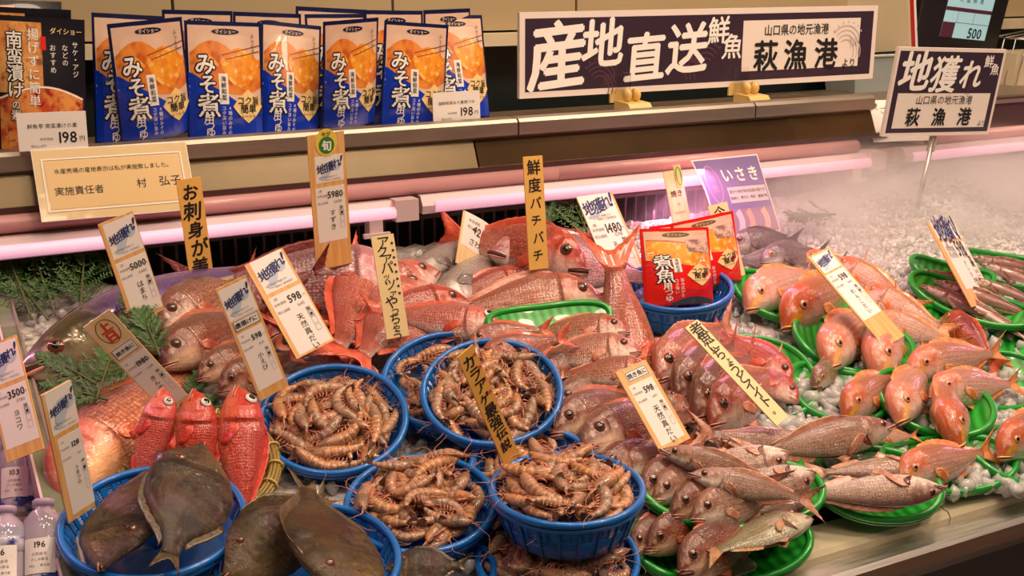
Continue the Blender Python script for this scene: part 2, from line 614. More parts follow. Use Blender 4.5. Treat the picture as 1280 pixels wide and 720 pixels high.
# front rim: white plastic lengths, aluminium edge, dark front
edges = [XL, .36, .70, 1.005, 1.30, 1.62, XR]
for a_, b_ in zip(edges[:-1], edges[1:]):
    cpart('rim_panel', MB().prism([(.835, .86), (.832, .900), (.836, .905), (.872, .912), (.885, .880), (.885, .86)], a_ + .001, b_ - .001), M['rim_white'])
cpart('rim_edge', MB().prism([(.805, .865), (.803, .886), (.808, .891), (.833, .892), (.833, .865)], XL, XR), M['alu'])
cpart('front_panel', MB().prism([(.785, .800), (.801, .862), (.806, .866), (.830, .866), (.830, .800)], XL, XR), M['front_dark'])
cpart('front_bumper', MB().tube([(XL, .785, .792), (XR, .785, .792)], .010, 10), M['front_strip'], True)
cpart('kick_panel', MB().box((XL, .775, .0), (XR, .80, .785)), M['front_brown'])
# glass divider at the left end of the fish deck
dv = thing('glass_divider', 'thick greenish glass divider wall between the bottles and the fish deck', 'divider', Matrix.Translation((.098, .9, .93)))
dz = lambda y: BZ + BS * (y - BY)
def divider_bar(x0, x1, z0, z1, nm, mat):
    v = []
    for x in (x0, x1):
        v += [(x, .86 - .9, dz(.86) + z0 - .93), (x, 1.53 - .9, dz(1.53) + z0 - .93), (x, 1.53 - .9, dz(1.53) + z1 - .93), (x, .86 - .9, dz(.86) + z1 - .93)]
    MB().add(v, [(0, 1, 2, 3), (7, 6, 5, 4), (0, 4, 5, 1), (1, 5, 6, 2), (2, 6, 7, 3), (3, 7, 4, 0)]).obj(nm, mat, dv)


divider_bar(-.014, .004, -.03, .034, 'glass_pane', flat('greenish_glass', S(120, 132, 104), .10, coat=.6, var=.2, vscale=12))
divider_bar(-.0165, -.014, -.03, .037, 'edge_trim', M['lamp_body'])
divider_bar(.004, .0068, -.03, .037, 'edge_trim', M['alu'])

# ================================================================== signs
BR = .022


def jizakana(B, x0, y0, x1, y1, sub=True, ink='navy_ink', ground='pale_blue'):
    """the little printed header with the brush written words"""
    w, h = x1 - x0, y1 - y0
    B.on = B.plate('header_label', x0, y0, x1, y1, M['paper'], n=4)
    B.put('wash_print', [ribbon2d([(x0 + w * (.15 + .75 * t), y0 + h * (.78 - .5 * t + .12 * math.sin(t * 9))) for t in np.linspace(0, 1, 16)], np.interp(np.linspace(0, 1, 16), [0, .5, 1], [.1, .34, .1]) * h)], M[ground], .0005)
    sz = w * .35
    B.put('lettering', [text2d('地', x0 + w * .2, y0 + h * .48, sz, .02, rot=.25, shear=.2), text2d('獲', x0 + w * .5, y0 + h * .42, sz, .016, rot=.25, shear=.2),
                        text2d('れ', x0 + w * .76, y0 + h * .33, sz * .95, .02, rot=.25, shear=.2), text2d('!', x0 + w * .93, y0 + h * .22, sz * 1.3, .02, shear=.2)], M[ink], .0006)
    if sub:
        B.put('small_lettering', [text2d('山口県産の地魚です', x0 + w * .42, y0 + h * .80, w * .075, .0), text2d('漁港から産地直送', x0 + w * .60, y0 + h * .91, w * .07, .0)], M['grey_ink'], .0006)
    B.on = None


def price_block(B, x0, y0, x1, y1, price, tax, name, mark=True, unit_='1尾', nsz=.2):
    w, h = x1 - x0, y1 - y0
    B.on = B.plate('price_label', x0, y0, x1, y1, M['paper'], n=8)
    big = [text2d(price, x0 + w * .66, y0 + h * .14, w * .30, .014, xs=.85)]
    n = len(name)
    sz = min(w * nsz * 1.15, h * .60 / n)
    big.append(text2d(name, x0 + w * .54, y0 + h * .42 + sz * n * .5, sz, .006, vert=True, jit=.06))
    if mark:
        big += [text2d('加', x0 + w * .84, y0 + h * .40, w * .13, .012), outline2d(x0 + w * .78, y0 + h * .45, x0 + w * .92, y0 + h * .54, w * .01), rect2d(x0 + w * .815, y0 + h * .475, x0 + w * .885, y0 + h * .52)]
    B.put('lettering', big, M['ink'], .0006)
    B.put('small_lettering', [text2d(unit_, x0 + w * .16, y0 + h * .06, w * .09, .0), text2d('本体価格', x0 + w * .22, y0 + h * .15, w * .09, .0), text2d('税込価格', x0 + w * .22, y0 + h * .28, w * .09, .0),
                              text2d(tax, x0 + w * .74, y0 + h * .28, w * .13, .0), text2d('円', x0 + w * .94, y0 + h * .17, w * .07, 0),
                              outline2d(x0 + w * .78, y0 + h * .55, x0 + w * .93, y0 + h * .66, w * .008), outline2d(x0 + w * .78, y0 + h * .68, x0 + w * .93, y0 + h * .78, w * .008)], M['grey_ink'], .0006)
    B.on = None


# ---- the long sign
B = board_at('sign_board', 'long dark sign with big white brush lettering clipped above the steel ledge', 'sign', (648, 15), (1096, 7), (648, 123), 1.70, 1.69, .008, 'sign_frame', piece='frame_board')
Wd, H = B.W, B.H
B.plate('dark_field', .010, .010, Wd - .010, H - .010, M['sign_purple'], n=2)
B.plate('paper_field', Wd * .585, .022, Wd * .945, H - .026, M['sign_paper'], off=.0004, n=2)
for w_ in (wave2d(Wd * .20, H * .78, H * .22), wave2d(Wd * .475, H * .62, H * .26, -1)): B.put('wave_print', [w_], M['wave_purple'], .0008)
B.put('wave_print', [wave2d(Wd * .905, H * .45, H * .24)], M['wave_grey'], .0012)
sz = H * .62
B.put('lettering', [text2d('産', Wd * .092, H * .50, sz * 1.36, BR * .95, shear=.12, rot=.08), text2d('地', Wd * .205, H * .38, sz * 1.0, BR * .95, shear=.12, rot=.05),
                    text2d('直', Wd * .315, H * .57, sz * 1.02, BR * .95, shear=.12, rot=.05), text2d('送', Wd * .43, H * .48, sz * 1.06, BR * .95, shear=.12, rot=.05),
                    text2d('鮮', Wd * .515, H * .27, sz * .58, BR * .7, shear=.12, rot=.05), text2d('魚', Wd * .556, H * .48, sz * .54, BR * .7, shear=.12)], M['white_print'], .0009)
B.put('lettering', [text2d('山口県の地元漁港', Wd * .745, H * .29, H * .155, .008, xs=.9), text2d('萩', Wd * .655, H * .62, H * .42, .022), text2d('漁', Wd * .745, H * .62, H * .42, .022),
                    text2d('港', Wd * .84, H * .62, H * .42, .022), text2d('より', Wd * .915, H * .76, H * .13, .008)], M['ink'], .0013)
# clips that carry the sign
for px, py in ((794, 127), (943, 112)):
    p = onY(px, py, 1.64)
    c = thing('sign_clip', 'yellowed plastic sign clip standing on the ledge under ' + ('the large white brush characters' if px < 850 else 'the white panel of the sign'), 'clip', Matrix.Translation((p[0], 1.64, 1.262)))
    MB().prism([(-.025, 0), (-.025, .008), (-.012, .022), (.03, .024), (.03, 0)], -.022, .022).obj('base', M['yellow_plastic'], c)
    for s_ in (-1, 1):
        MB().tube([(s_ * .009 - .003, .012, .034), (s_ * .009 + .003, .012, .034)], .011, 14).obj('loop', M['yellow_plastic'], c, True)
    MB().box((-.014, .036, .02), (.014, .039, .068)).obj('clear_jaw', M['clear'], c)
    MB().box((-.02, .046, .018), (.02, .050, .04)).obj('grip', M['yellow_plastic'], c)

# ---- the sign on a pole at the far end
B = board_at('pole_sign', 'square sign with white brush lettering over a white panel on a thin pole', 'sign', (1122, 58), (1257, 62), (1101, 170), 1.50, 1.475, .006, 'sign_frame', piece='frame_board')
Wd, H = B.W, B.H
B.plate('dark_field', .006, .006, Wd - .006, H - .006, M['sign_purple'], n=2)
B.plate('paper_field', .018, H * .51, Wd - .018, H - .014, M['sign_paper'], off=.0004, n=2)
for w_ in (wave2d(Wd * .2, H * .43, H * .09), wave2d(Wd * .75, H * .43, H * .10, -1)): B.put('wave_print', [w_], M['wave_purple'], .0008)
B.put('lettering', [text2d('地', Wd * .19, H * .26, H * .48, BR, shear=.15, rot=.05), text2d('獲', Wd * .46, H * .29, H * .44, BR * .8, shear=.15), text2d('れ', Wd * .71, H * .29, H * .36, BR, shear=.15),
                    text2d('鮮', Wd * .85, H * .14, H * .15, .014), text2d('魚', Wd * .92, H * .23, H * .14, .014)], M['white_print'], .0009)
B.put('lettering', [text2d('山口県の地元漁港', Wd * .5, H * .585, Wd * .066, .006), text2d('萩', Wd * .24, H * .78, H * .22, .024), text2d('漁', Wd * .48, H * .78, H * .22, .024), text2d('港', Wd * .72, H * .78, H * .22, .024),
                    text2d('より', Wd * .90, H * .86, H * .07, .006)], M['ink'], .0013)
pb = B.root.matrix_world.translation
foot = at(1145, 268, .02)
inv = B.root.matrix_world.inverted()
pl = MB(); pl.tube([tuple(inv @ Vector(foot)), (0, .0, -.004)], .0042, 10)
pl.obj('pole', M['pole'], B.root, True)
MB().tube([(-.0, -.030, -.004), (0, .012, -.004)], .007, 10).obj('pole_clamp', M['pole'], B.root, True)

# ---- laminated notice leaning on the sloping panel
B = board_at('laminated_notice', 'laminated cream notice with printed lines and glossy film taped to the ledge', 'notice', (38, 188), (232, 177), (52, 278), 1.555, 1.515, .0012, 'sign_paper', piece='film')
Wd, H = B.W, B.H
film = NT('glossy_laminate'); film.P(Base_Color=S(232, 206, 160), Roughness=.12, Coat_Weight=1.0)
fn = film.noise(18, 2); film.bump(fn, .5, .004)
B.plate('film_sheet', .001, .001, Wd - .001, H - .001, film.mat, n=3)
B.plate('paper_sheet', Wd * .07, H * .18, Wd * .93, H * .84, flat('notice_paper', S(226, 190, 130), .25, coat=.6), off=.0003, n=3)
B.put('pressed_edge', [outline2d(Wd * .05, H * .14, Wd * .95, H * .88, .0016)], M['white_print'], .001)
B.put('lettering', [text2d('水産売場の産地表示は私が実施致しました。', Wd * .5, H * .32, Wd * .038, .002), text2d('実施責任者', Wd * .26, H * .60, Wd * .062, .006), text2d('村', Wd * .66, H * .56, Wd * .068, .006), text2d('弘子', Wd * .85, H * .55, Wd * .075, .006)], M['ink'], .001)


# ================================================================== food pouches
def food(name, c1, c2, c3, scale=14):
    m = NT(name)
    a = m.noise(scale, 4, rough=.6); b = m.noise(scale * 2.6, 3)
    c = m.mix(m.ss(a, .35, .62), c1, c2)
    m.P(Base_Color=m.mix(m.ss(b, .5, .72), c, c3), Roughness=.25, Coat_Weight=.5)
    return m.mat


M['pouch_navy'] = flat('pouch_navy_film', S(20, 24, 70), .25, coat=.6)
M['pouch_blue'] = flat('pouch_blue_print', S(16, 58, 190), .25, coat=.6)
M['pouch_beige'] = flat('pouch_beige_print', S(226, 190, 166), .25, coat=.6, var=.08, vscale=20)
M['pouch_white'] = flat('pouch_white_print', S(244, 238, 230), .25, coat=.5)
M['pouch_red'] = flat('pouch_red_film', S(222, 28, 22), .25, coat=.6)
M['pouch_black'] = flat('pouch_black_film', S(24, 20, 30), .25, coat=.6)
M['food_sauce'] = food('food_sauce_print', S(214, 110, 40), S(236, 146, 62), S(190, 84, 30), 22)
M['food_fillet'] = food('food_fillet_print', S(246, 168, 50), S(232, 132, 32), S(252, 206, 120), 40)
M['food_red'] = food('food_red_print', S(196, 70, 40), S(228, 150, 80), S(150, 34, 26), 40)
M['food_brown'] = food('food_brown_print', S(206, 132, 66), S(230, 170, 100), S(150, 84, 44), 30)
M['stick'] = flat('chopstick_print', S(150, 66, 40), .4)


def colgrid(B, u0, u1, ft, fb, nu=10, nv=8):
    V, F = [], []
    for i in range(nu + 1):
        u = u0 + (u1 - u0) * i / nu
        a, b = ft(u), max(fb(u), ft(u) + .002)
        for j in range(nv + 1): V.append((u * B.W, (a + (b - a) * j / nv) * B.H))
    for i in range(nu):
        for j in range(nv):
            a = i * (nv + 1) + j; F.append((a, a + 1, a + nv + 2, a + nv + 1))
    return V, F


def T(B, s, u, v, k, bold=.01, **kw): return text2d(s, u * B.W, v * B.H, k * B.W, bold, **kw)


def pouch_body(B, mat):
    n, m = 15, 13
    G1 = [[B.map(B.W * i / (n - 1), B.H * j / (m - 1), 0) for j in range(m)] for i in range(n)]
    V = [p for r in G1 for p in r]
    V += [(p[0], p[1], -p[2] * .7) for r in G1 for p in r]
    F = []; o = n * m
    for i in range(n - 1):
        for j in range(m - 1):
            a, b, c, d = i * m + j, (i + 1) * m + j, (i + 1) * m + j + 1, i * m + j + 1
            F += [(d, c, b, a), (o + a, o + b, o + c, o + d)]
    mobj('pouch_film', V, F, mat, B.root, True)


def bulge(u, v):
    return .017 * (1 - abs(2 * u - 1) ** 3) * (math.sin(min(1, max(0, (v - .04)) / .75) * math.pi / 2) ** 1.3) * (1 - .25 * max(0, (v - .8) / .2))


def miso_pouch():
    r = thing('sauce_pouch', 'x', 'pouch', None, 'blue miso sauce pouches on the back ledge')
    B = Board(r, .125, .172, .0012, bulge)
    pouch_body(B, M['pouch_navy'])
    B.put('picture_ground', [colgrid(B, .035, .965, lambda u: .035, lambda u: .60 + .12 * u)], M['pouch_beige'], .0003)
    B.put('blue_field', [colgrid(B, .02, .98, lambda u: .42 + .44 * u ** 1.1 - .20 * max(0, u - .6), lambda u: .985)], M['pouch_blue'], .0005)
    B.put('dish_picture', [colgrid(B, .05, .965, lambda u: .32 - .16 * math.sin(min(1, u * 1.5) * math.pi) ** .8, lambda u: .40 + .22 * math.sin(u * 2.4))], M['food_sauce'], .0006)
    B.put('fillet_picture', [colgrid(B, .42, .95, lambda u: .34 - .12 * math.sin((u - .42) / .53 * math.pi), lambda u: .34 + .22 * math.sin((u - .42) / .53 * math.pi) ** .7),
                             colgrid(B, .12, .40, lambda u: .36 - .08 * math.sin((u - .12) / .28 * math.pi), lambda u: .37 + .05 * math.sin((u - .12) / .28 * math.pi))], M['food_fillet'], .0008)
    B.put('chopstick_picture', [ribbon2d([(B.W * u, B.H * (.40 - .16 * u)) for u in np.linspace(.5, .96, 6)], .0014), ribbon2d([(B.W * u, B.H * (.36 - .17 * u)) for u in np.linspace(.45, .96, 6)], .0014)], M['stick'], .0011)
    main = [('み', .23, .36, .27), ('そ', .25, .53, .24), ('煮', .26, .71, .29)]
    B.put('lettering_shadow', [T(B, c, u, v, k, .075) for c, u, v, k in main], M['pouch_navy'], .0010)
    B.put('lettering', [T(B, c, u, v, k, .018) for c, u, v, k in main] + [T(B, '用', .25, .825, .13, .012), T(B, 'つ', .26, .885, .13, .012), T(B, 'ゆ', .27, .945, .13, .012),
                       T(B, '4種のみその', .52, .84, .055, .003, vert=True), T(B, 'コク深い旨み', .44, .84, .055, .003, vert=True)], M['pouch_white'], .0013)
    B.put('strip_print', [colgrid(B, .39, .51, lambda u: .44, lambda u: .70, 2, 5)], M['pouch_white'], .0010)
    bx, by, br = .77, .72, .20
    B.put('badge', [poly2d([((bx + br * math.cos(a) * k) * B.W, by * B.H + br * .95 * B.W * math.sin(a) * k) for a, k in [(i * math.pi / 8, 1.05 if i % 4 == 0 else .82 if i % 2 == 0 else .86) for i in range(16)]])], M['gold_ink'], .0014)
    B.put('small_lettering', [T(B, '海鮮和菜', .45, .565, .07, .008, vert=True), T(B, 'コク旨', bx, by - .05, .105, .012), T(B, '簡単', bx, by + .02, .115, .012), T(B, 'ストレートタイプ', bx, by + .085, .05, .008),
                             T(B, 'ふっくら!', .87, .20, .055, .008, vert=True)], M['ink'], .0016)
    B.put('maker_plate', [ell2d(.52 * B.W, .085 * B.H, .18 * B.W, .035 * B.W)], M['pouch_navy'], .0008)
    B.put('maker_lettering', [T(B, 'ダイショー', .52, .085, .055, .01)], M['gold_ink'], .0010)
    return r, B


def place_quad(root, B, TL, TR, BL, Yt, Yb, dw=0.0):
    Wd, H, ux, dy, bot = solve_quad(TL, TR, BL, Yt, Yb)
    root.matrix_world = frame(bot, ux * (Wd / B.W), -dy * (H / B.H), np.cross(ux, -dy))


p0, PB = miso_pouch()
# TL, TR, BL pixels, depth, what sets it apart
mp = [((135, 31), (228, 20), (150, 178), 1.645, -.01, 'blue miso sauce pouch leaning sideways, first of the front row'),
      ((231, 26), (327, 28), (234, 174), 1.65, .0, 'blue miso sauce pouch second in the front row, upright'),
      ((326, 25), (401, 33), (324, 167), 1.66, .01, 'blue miso sauce pouch third in the front row, partly behind its neighbours'),
      ((405, 28), (474, 21), (401, 161), 1.645, -.01, 'blue miso sauce pouch fourth in the front row, narrow view'),
      ((481, 26), (561, 31), (474, 157), 1.645, .0, 'blue miso sauce pouch fifth in the front row, tilted outwards'),
      ((529, 19), (602, 19), (540, 150), 1.675, .0, 'blue miso sauce pouch last in the row behind its white price card'),
      ((115, 16), (206, 20), (118, 180), 1.665, .02, 'shaded blue miso pouch standing behind the first leaning pouch'),
      ((204, 13), (292, 13), (204, 165), 1.70, .0, 'miso pouch of the back row between the first and second front pouches'),
      ((292, 15), (377, 17), (292, 165), 1.70, .0, 'miso pouch of the back row behind the second and third front pouches'),
      ((370, 8), (459, 12), (370, 165), 1.72, .0, 'rearmost miso pouch peeking over the third front pouch'),
      ((381, 18), (456, 17), (388, 160), 1.685, .0, 'miso pouch squeezed behind the fourth front pouch'),
      ((456, 13), (529, 13), (456, 160), 1.70, .0, 'miso pouch of the back row behind the fourth and fifth front pouches'),
      ((530, 13), (588, 10), (530, 155), 1.71, .0, 'rearmost miso pouch peeking over the last pouch of the row')]
for i, (tl, tr, bl, Y, dw, lab) in enumerate(mp):
    o = p0 if i == 0 else copy_tree(p0)
    o['label'] = lab
    place_quad(o, PB, tl, tr, bl, Y + .02, Y, dw)


def nanban_pouch():
    r = thing('sauce_pouch', 'x', 'pouch', None, 'black marinade pouches at the end of the ledge')
    B = Board(r, .13, .19, .0012, bulge)
    pouch_body(B, M['pouch_black'])
    B.put('dish_picture', [colgrid(B, .0 + .02, .96, lambda u: .60 - .10 * math.sin(u * math.pi), lambda u: .98)], M['food_red'], .0005)
    B.put('side_picture', [colgrid(B, .02, .50, lambda u: .04, lambda u: .56)], M['food_brown'], .0004)
    B.put('bowl_picture', [ribbon2d([(B.W * u, B.H * (.61 - .10 * math.sin(u * math.pi))) for u in np.linspace(.02, .96, 14)], .0025)], M['pouch_white'], .0007)
    ch = [(c, .19, .17 + i * .122, .19) for i, c in enumerate('南蛮漬け')] + [('の', .19, .645, .10), ('素', .19, .72, .12)]
    B.put('lettering_shadow', [T(B, c, u, v, k, .07) for c, u, v, k in ch], M['pouch_black'], .0009)
    B.put('lettering', [T(B, c, u, v, k, .014) for c, u, v, k in ch] + [T(B, '揚げずに簡単', .40, .37, .135, .01, vert=True), T(B, 'サケ・アジ', .88, .30, .075, .004, vert=True), T(B, 'などの', .76, .27, .075, .004, vert=True), T(B, 'おすすめ', .62, .30, .075, .004, vert=True)], M['pouch_white'], .0012)
    B.put('red_seal', [colgrid(B, .485, .545, lambda u: .14, lambda u: .24, 2, 3)], M['pouch_red'], .0009)
    B.put('maker_lettering', [T(B, 'ダイショー', .78, .095, .075, .008)], M['gold_ink'], .0010)
    return r, B


n0, NB = nanban_pouch()
for i, (tl, tr, bl, Y, lab) in enumerate([((-4, 19), (107, 24), (-2, 190), 1.64, 'black marinade pouch with red noodle dish, front of its stack'),
                                          ((-28, 9), (91, 11), (-28, 178), 1.68, 'black marinade pouch second in the stack, only its top showing'),
                                          ((-40, 0), (79, 1), (-40, 165), 1.72, 'black marinade pouch at the rear of the stack, only its top showing')]):
    o = n0 if i == 0 else copy_tree(n0)
    o['label'] = lab
    place_quad(o, NB, tl, tr, bl, Y + .015, Y, 0)

# price cards standing on the ledge
for (tl, tr, bl, Y, nm, lab) in [((20, 142), (107, 138), (24, 190), 1.558, '鮮魚亭 南蛮漬けの素', 'white price card reading 198 in front of the black marinade pouch'),
                                 ((540, 116), (599, 113), (542, 154), 1.615, '海鮮和菜みそ煮用つゆ', 'white price card reading 198 in front of the last miso pouch')]:
    B = board_at('price_card', lab, 'price card', tl, tr, bl, Y, Y, .0012, 'paper', piece='card')
    B.put('lettering', [text2d(nm, B.W * .5, B.H * .36, B.W * .78 / len(nm), .004), text2d('198', B.W * .70, B.H * .66, B.W * .24, .012, xs=.9), text2d('円', B.W * .92, B.H * .72, B.W * .09, .004)], M['ink'])
    B.put('small_lettering', [text2d('本体価格', B.W * .40, B.H * .70, B.W * .05, .003), text2d('税込213円', B.W * .28, B.H * .88, B.W * .05, 0)], M['grey_ink'])

# ================================================================== things behind the far end of the ledge
q = onY(1204, 22, 1.82)
scr = thing('scale_screen', 'black counter scale display with a lit pale blue price screen', 'scale', frame(q, unit((.96, .05, -.10)), unit((.1, -.12, .98)), unit((.05, -.98, -.1))))
sw, sh = .135, .115
MB().box((-sw, -sh * .9, -.03), (sw, sh, 0)).obj('housing', M['black_plastic'], scr)
Bs = Board(scr, .15, .11, 0)
scr_mat = emit('screen_glow', S(150, 190, 196), .55)
Bs.map = lambda x, y, off: (x - .062, .044 - y + .012, .001 + off)
Bs.put('screen', [rect2d(0, 0, .15, .10)], scr_mat, .0)
Bs.put('screen_bar', [rect2d(0, .036, .15, .044), rect2d(0, .068, .04, .10), rect2d(.042, .044, .043, .068), rect2d(.095, .044, .096, .068), rect2d(.04, .067, .15, .068)], flat('screen_maroon', S(88, 42, 64), .4), .0004)
Bs.put('screen_lettering', [text2d('対面鮮魚', .075, .018, .013, .004, step=1.7), text2d('500', .11, .086, .03, .02)], M['ink'], .0008)

q = onY(1112, 18, 1.86)
mg = thing('magazine', 'red and white magazine leaning behind the far end of the sign', 'magazine', frame(q, unit((.95, .2, -.2)), unit((-.25, .1, .95)), unit((.1, -.98, .1))))
MB().box((-.012, -.075, -.09), (.008, .08, .05)).obj('cover', flat('magazine_red', S(186, 40, 36), .4), mg)
MB().box((.0085, -.075, -.09), (.020, .08, .05)).obj('pages', M['paper'], mg)
MB().box((-.024, -.075, -.09), (-.0125, .08, .05)).obj('back_cover', M['cream_light'], mg)

q = onY(1085, 100, 1.86)
bn = thing('plastic_bin', 'clear plastic bin on the ledge behind the end of the long sign', 'bin', Matrix.Translation((q[0], 1.86, 1.252)))
b_ = MB()
b_.add([(x * s_, y * s_, z) for z, s_ in ((0, .85), (.075, 1)) for x, y in ((-.09, -.05), (.09, -.05), (.09, .05), (-.09, .05))], [(0, 1, 5, 4), (1, 2, 6, 5), (2, 3, 7, 6), (3, 0, 4, 7), (0, 3, 2, 1)])
b_.obj('bin_wall', flat('frosted_bin', S(150, 160, 160), .25, coat=.4), bn)
MB().tube([(-.092, -.052, .075), (.092, -.052, .075), (.092, .052, .075), (-.092, .052, .075)], .003, 6, True).obj('bin_rim', flat('bin_rim', S(200, 204, 200), .25), bn)

B = board_at('white_card', 'white card lying on the rail behind the pole sign', 'card', (1078, 126), (1150, 124), (1092, 178), 1.62, 1.555, .0012, 'paper', piece='card')
B.put('lettering', [text2d('ご案内', B.W * .42, B.H * .25, B.W * .12, .004)], M['ink'])

q = onY(1278, 120, 1.80)
wr = thing('wire_rack', 'wire rack and pale box at the far corner behind the counter', 'rack', Matrix.Translation((q[0], 1.80, 1.252)))
MB().box((-.07, -.03, 0), (.12, .06, .07)).obj('box', M['cream_light'], wr)
w_ = MB()
for k in range(4):
    w_.tube([(-.075, -.04 + .03 * k, .0), (-.055, -.04 + .03 * k, .10), (.12, -.04 + .03 * k, .12)], .002, 6)
w_.tube([(-.055, -.04, .10), (-.055, .05, .10)], .002, 6)
w_.obj('wire_frame', M['pole'], wr, True)
co = MB()
co.tube([(.0 + .012 * k / 6 + .006 * math.cos(k), .0 + .012 * math.sin(k), .13 + .0035 * k) for k in np.arange(0, 30, .4)], .002, 6)
co.obj('coiled_cord', M['black_plastic'], wr, True)

# ================================================================== fish
def fish_mat(name, top, mid, belly, head, snout=None, nsc=48, nsv=10, rough=.3, metal=.25, scale_dark=.55, stripe=None, blotch=None, glit=.42, bumpk=.6, coat=1.0, tops=(.05, .85)):
    m = NT(name)
    su, sv = m.attr('su'), m.attr('sv')
    nz = m.noise(9, 4)
    svn = m.math('MULTIPLY_ADD', m.math('SUBTRACT', nz, .5), .5, sv)
    c = m.mix(m.ss(svn, -.95, -.25), belly, mid)
    c = m.mix(m.ss(svn, tops[0], tops[1]), c, top)
    if blotch:
        b = m.noise(blotch[1], 6, rough=.72)
        c = m.mix(m.math('MULTIPLY', m.ss(b, .48, .64), blotch[2]), c, blotch[0])
    if not glit:
        mp = m.n('ShaderNodeMapping', {'Vector': m.objco(), 'Scale': (26, 3, 5)})
        c = m.mix(m.math('MULTIPLY', m.ss(m.noise(1.0, 5, mp.outputs[0], .65), .47, .64), .7), c, tuple(x * .45 for x in top))
        c = m.mix(m.math('MULTIPLY', m.ss(m.noise(2.6, 3), .56, .66), .7), c, S(124, 42, 34))
        c = m.mix(m.math('MULTIPLY', m.ss(m.noise(4.3, 4), .56, .66), .6), c, S(150, 116, 62))
    if stripe:
        d = m.math('ABSOLUTE', m.math('SUBTRACT', sv, stripe[1]))
        c = m.mix(m.math('MULTIPLY', m.math('SUBTRACT', 1.0, m.ss(d, .02, stripe[2])), .8), c, stripe[0])
    ang = m.math('ARCSINE', m.math('MULTIPLY', sv, .999))
    vec = m.n('ShaderNodeCombineXYZ', {0: m.math('MULTIPLY', su, nsc), 1: m.math('MULTIPLY', ang, nsv), 2: 0.0})
    vo = m.n('ShaderNodeTexVoronoi', {'Vector': vec.outputs[0], 'Scale': 1.0, 'Randomness': .45})
    dist = vo.outputs['Distance']
    body = m.ss(su, .24, .30)
    sc = m.math('MULTIPLY', m.math('MULTIPLY', m.ss(dist, .25, .65), body), scale_dark)
    c2 = m.mix(sc, c, tuple(x * .42 for x in top))
    # scale rows, and silvery glints painted into the skin colour
    row = m.math('MULTIPLY_ADD', m.math('SINE', m.math('MULTIPLY_ADD', nz, 5.0, m.math('MULTIPLY', ang, nsv * 2.6))), .5, .5)
    c2 = m.mix(m.math('MULTIPLY', m.math('MULTIPLY', m.ss(row, .35, 1.0), body), .30 if glit > .2 else .08), c2, tuple(x * .5 for x in top))
    gv = m.n('ShaderNodeCombineXYZ', {0: m.math('MULTIPLY', su, 60.0), 1: m.math('MULTIPLY', ang, 26.0), 2: 0.0})
    gl = m.noise(1.0, 3, gv.outputs[0], rough=.75)
    big = m.noise(5, 2)
    c2 = m.mix(m.math('MULTIPLY', m.math('MULTIPLY', m.ss(gl, .51, .66), m.math('MULTIPLY', body, m.ss(big, .35, .62))), glit), c2, (1.0, .84, .74))
    hm = m.math('SUBTRACT', 1.0, m.ss(m.math('MULTIPLY_ADD', nz, .08, su), .24, .36))
    hc = m.mix(m.ss(m.math('MULTIPLY_ADD', m.math('SUBTRACT', nz, .5), 1.0, sv), -.65, .35), belly, head)
    if snout:
        q = m.math('ABSOLUTE', m.math('SUBTRACT', sv, -.12))
        sm_ = m.math('MULTIPLY', m.math('SUBTRACT', 1.0, m.ss(q, .2, .55)), m.math('SUBTRACT', 1.0, m.ss(m.math('MULTIPLY_ADD', nz, .10, su), .13, .24)))
        hc = m.mix(m.math('MULTIPLY', sm_, .8), hc, snout)
    c3 = m.mix(hm, c2, hc)
    f = m.noise(30, 4, rough=.65)
    c3 = m.mix(m.math('MULTIPLY', m.ss(f, .48, .72), .40 if glit else .6), c3, tuple(x * .5 for x in head))
    f2 = m.noise(17, 3)
    c3 = m.mix(m.math('MULTIPLY', m.math('MULTIPLY', m.ss(f2, .55, .68), hm), .45), c3, belly)
    rnd = m.n('ShaderNodeObjectInfo').outputs['Random']
    hsv = m.n('ShaderNodeHueSaturation', {'Value': m.math('MULTIPLY_ADD', rnd, .34, .80), 'Saturation': m.math('MULTIPLY_ADD', rnd, -.25, 1.12), 'Color': c3})
    m.P(Base_Color=hsv.outputs[0], Roughness=m.math('MULTIPLY_ADD', gl, .35, rough - .10), Metallic=m.math('MULTIPLY', m.math('SUBTRACT', 1.0, m.ss(sv, .2, .9)), metal * 1.5), Coat_Weight=coat, Coat_Roughness=.09, Specular_IOR_Level=.55)
    h = m.math('SUBTRACT', 1.0, m.math('MULTIPLY', dist, body))
    h = m.math('MULTIPLY_ADD', gl, .9, h)
    h = m.math('MULTIPLY_ADD', f2, 1.6 if glit else 4.0, m.math('MULTIPLY_ADD', f, .8, h))
    m.bump(h, bumpk, .0022 if glit else .006)
    cb = m.n('ShaderNodeBump', {'Height': h, 'Strength': bumpk * .2, 'Distance': .0022})
    m.t.links.new(cb.outputs[0], m.p.inputs['Coat Normal'])
    return m.mat


def fin_mat(name, c1, c2):
    m = NT(name)
    nz = m.noise(14, 3)
    m.P(Base_Color=m.mix(m.ss(nz, .35, .65), c1, c2), Roughness=.3, Coat_Weight=.5, Coat_Roughness=.1)
    m.bump(m.noise(60, 2), .3, .004)
    return m.mat


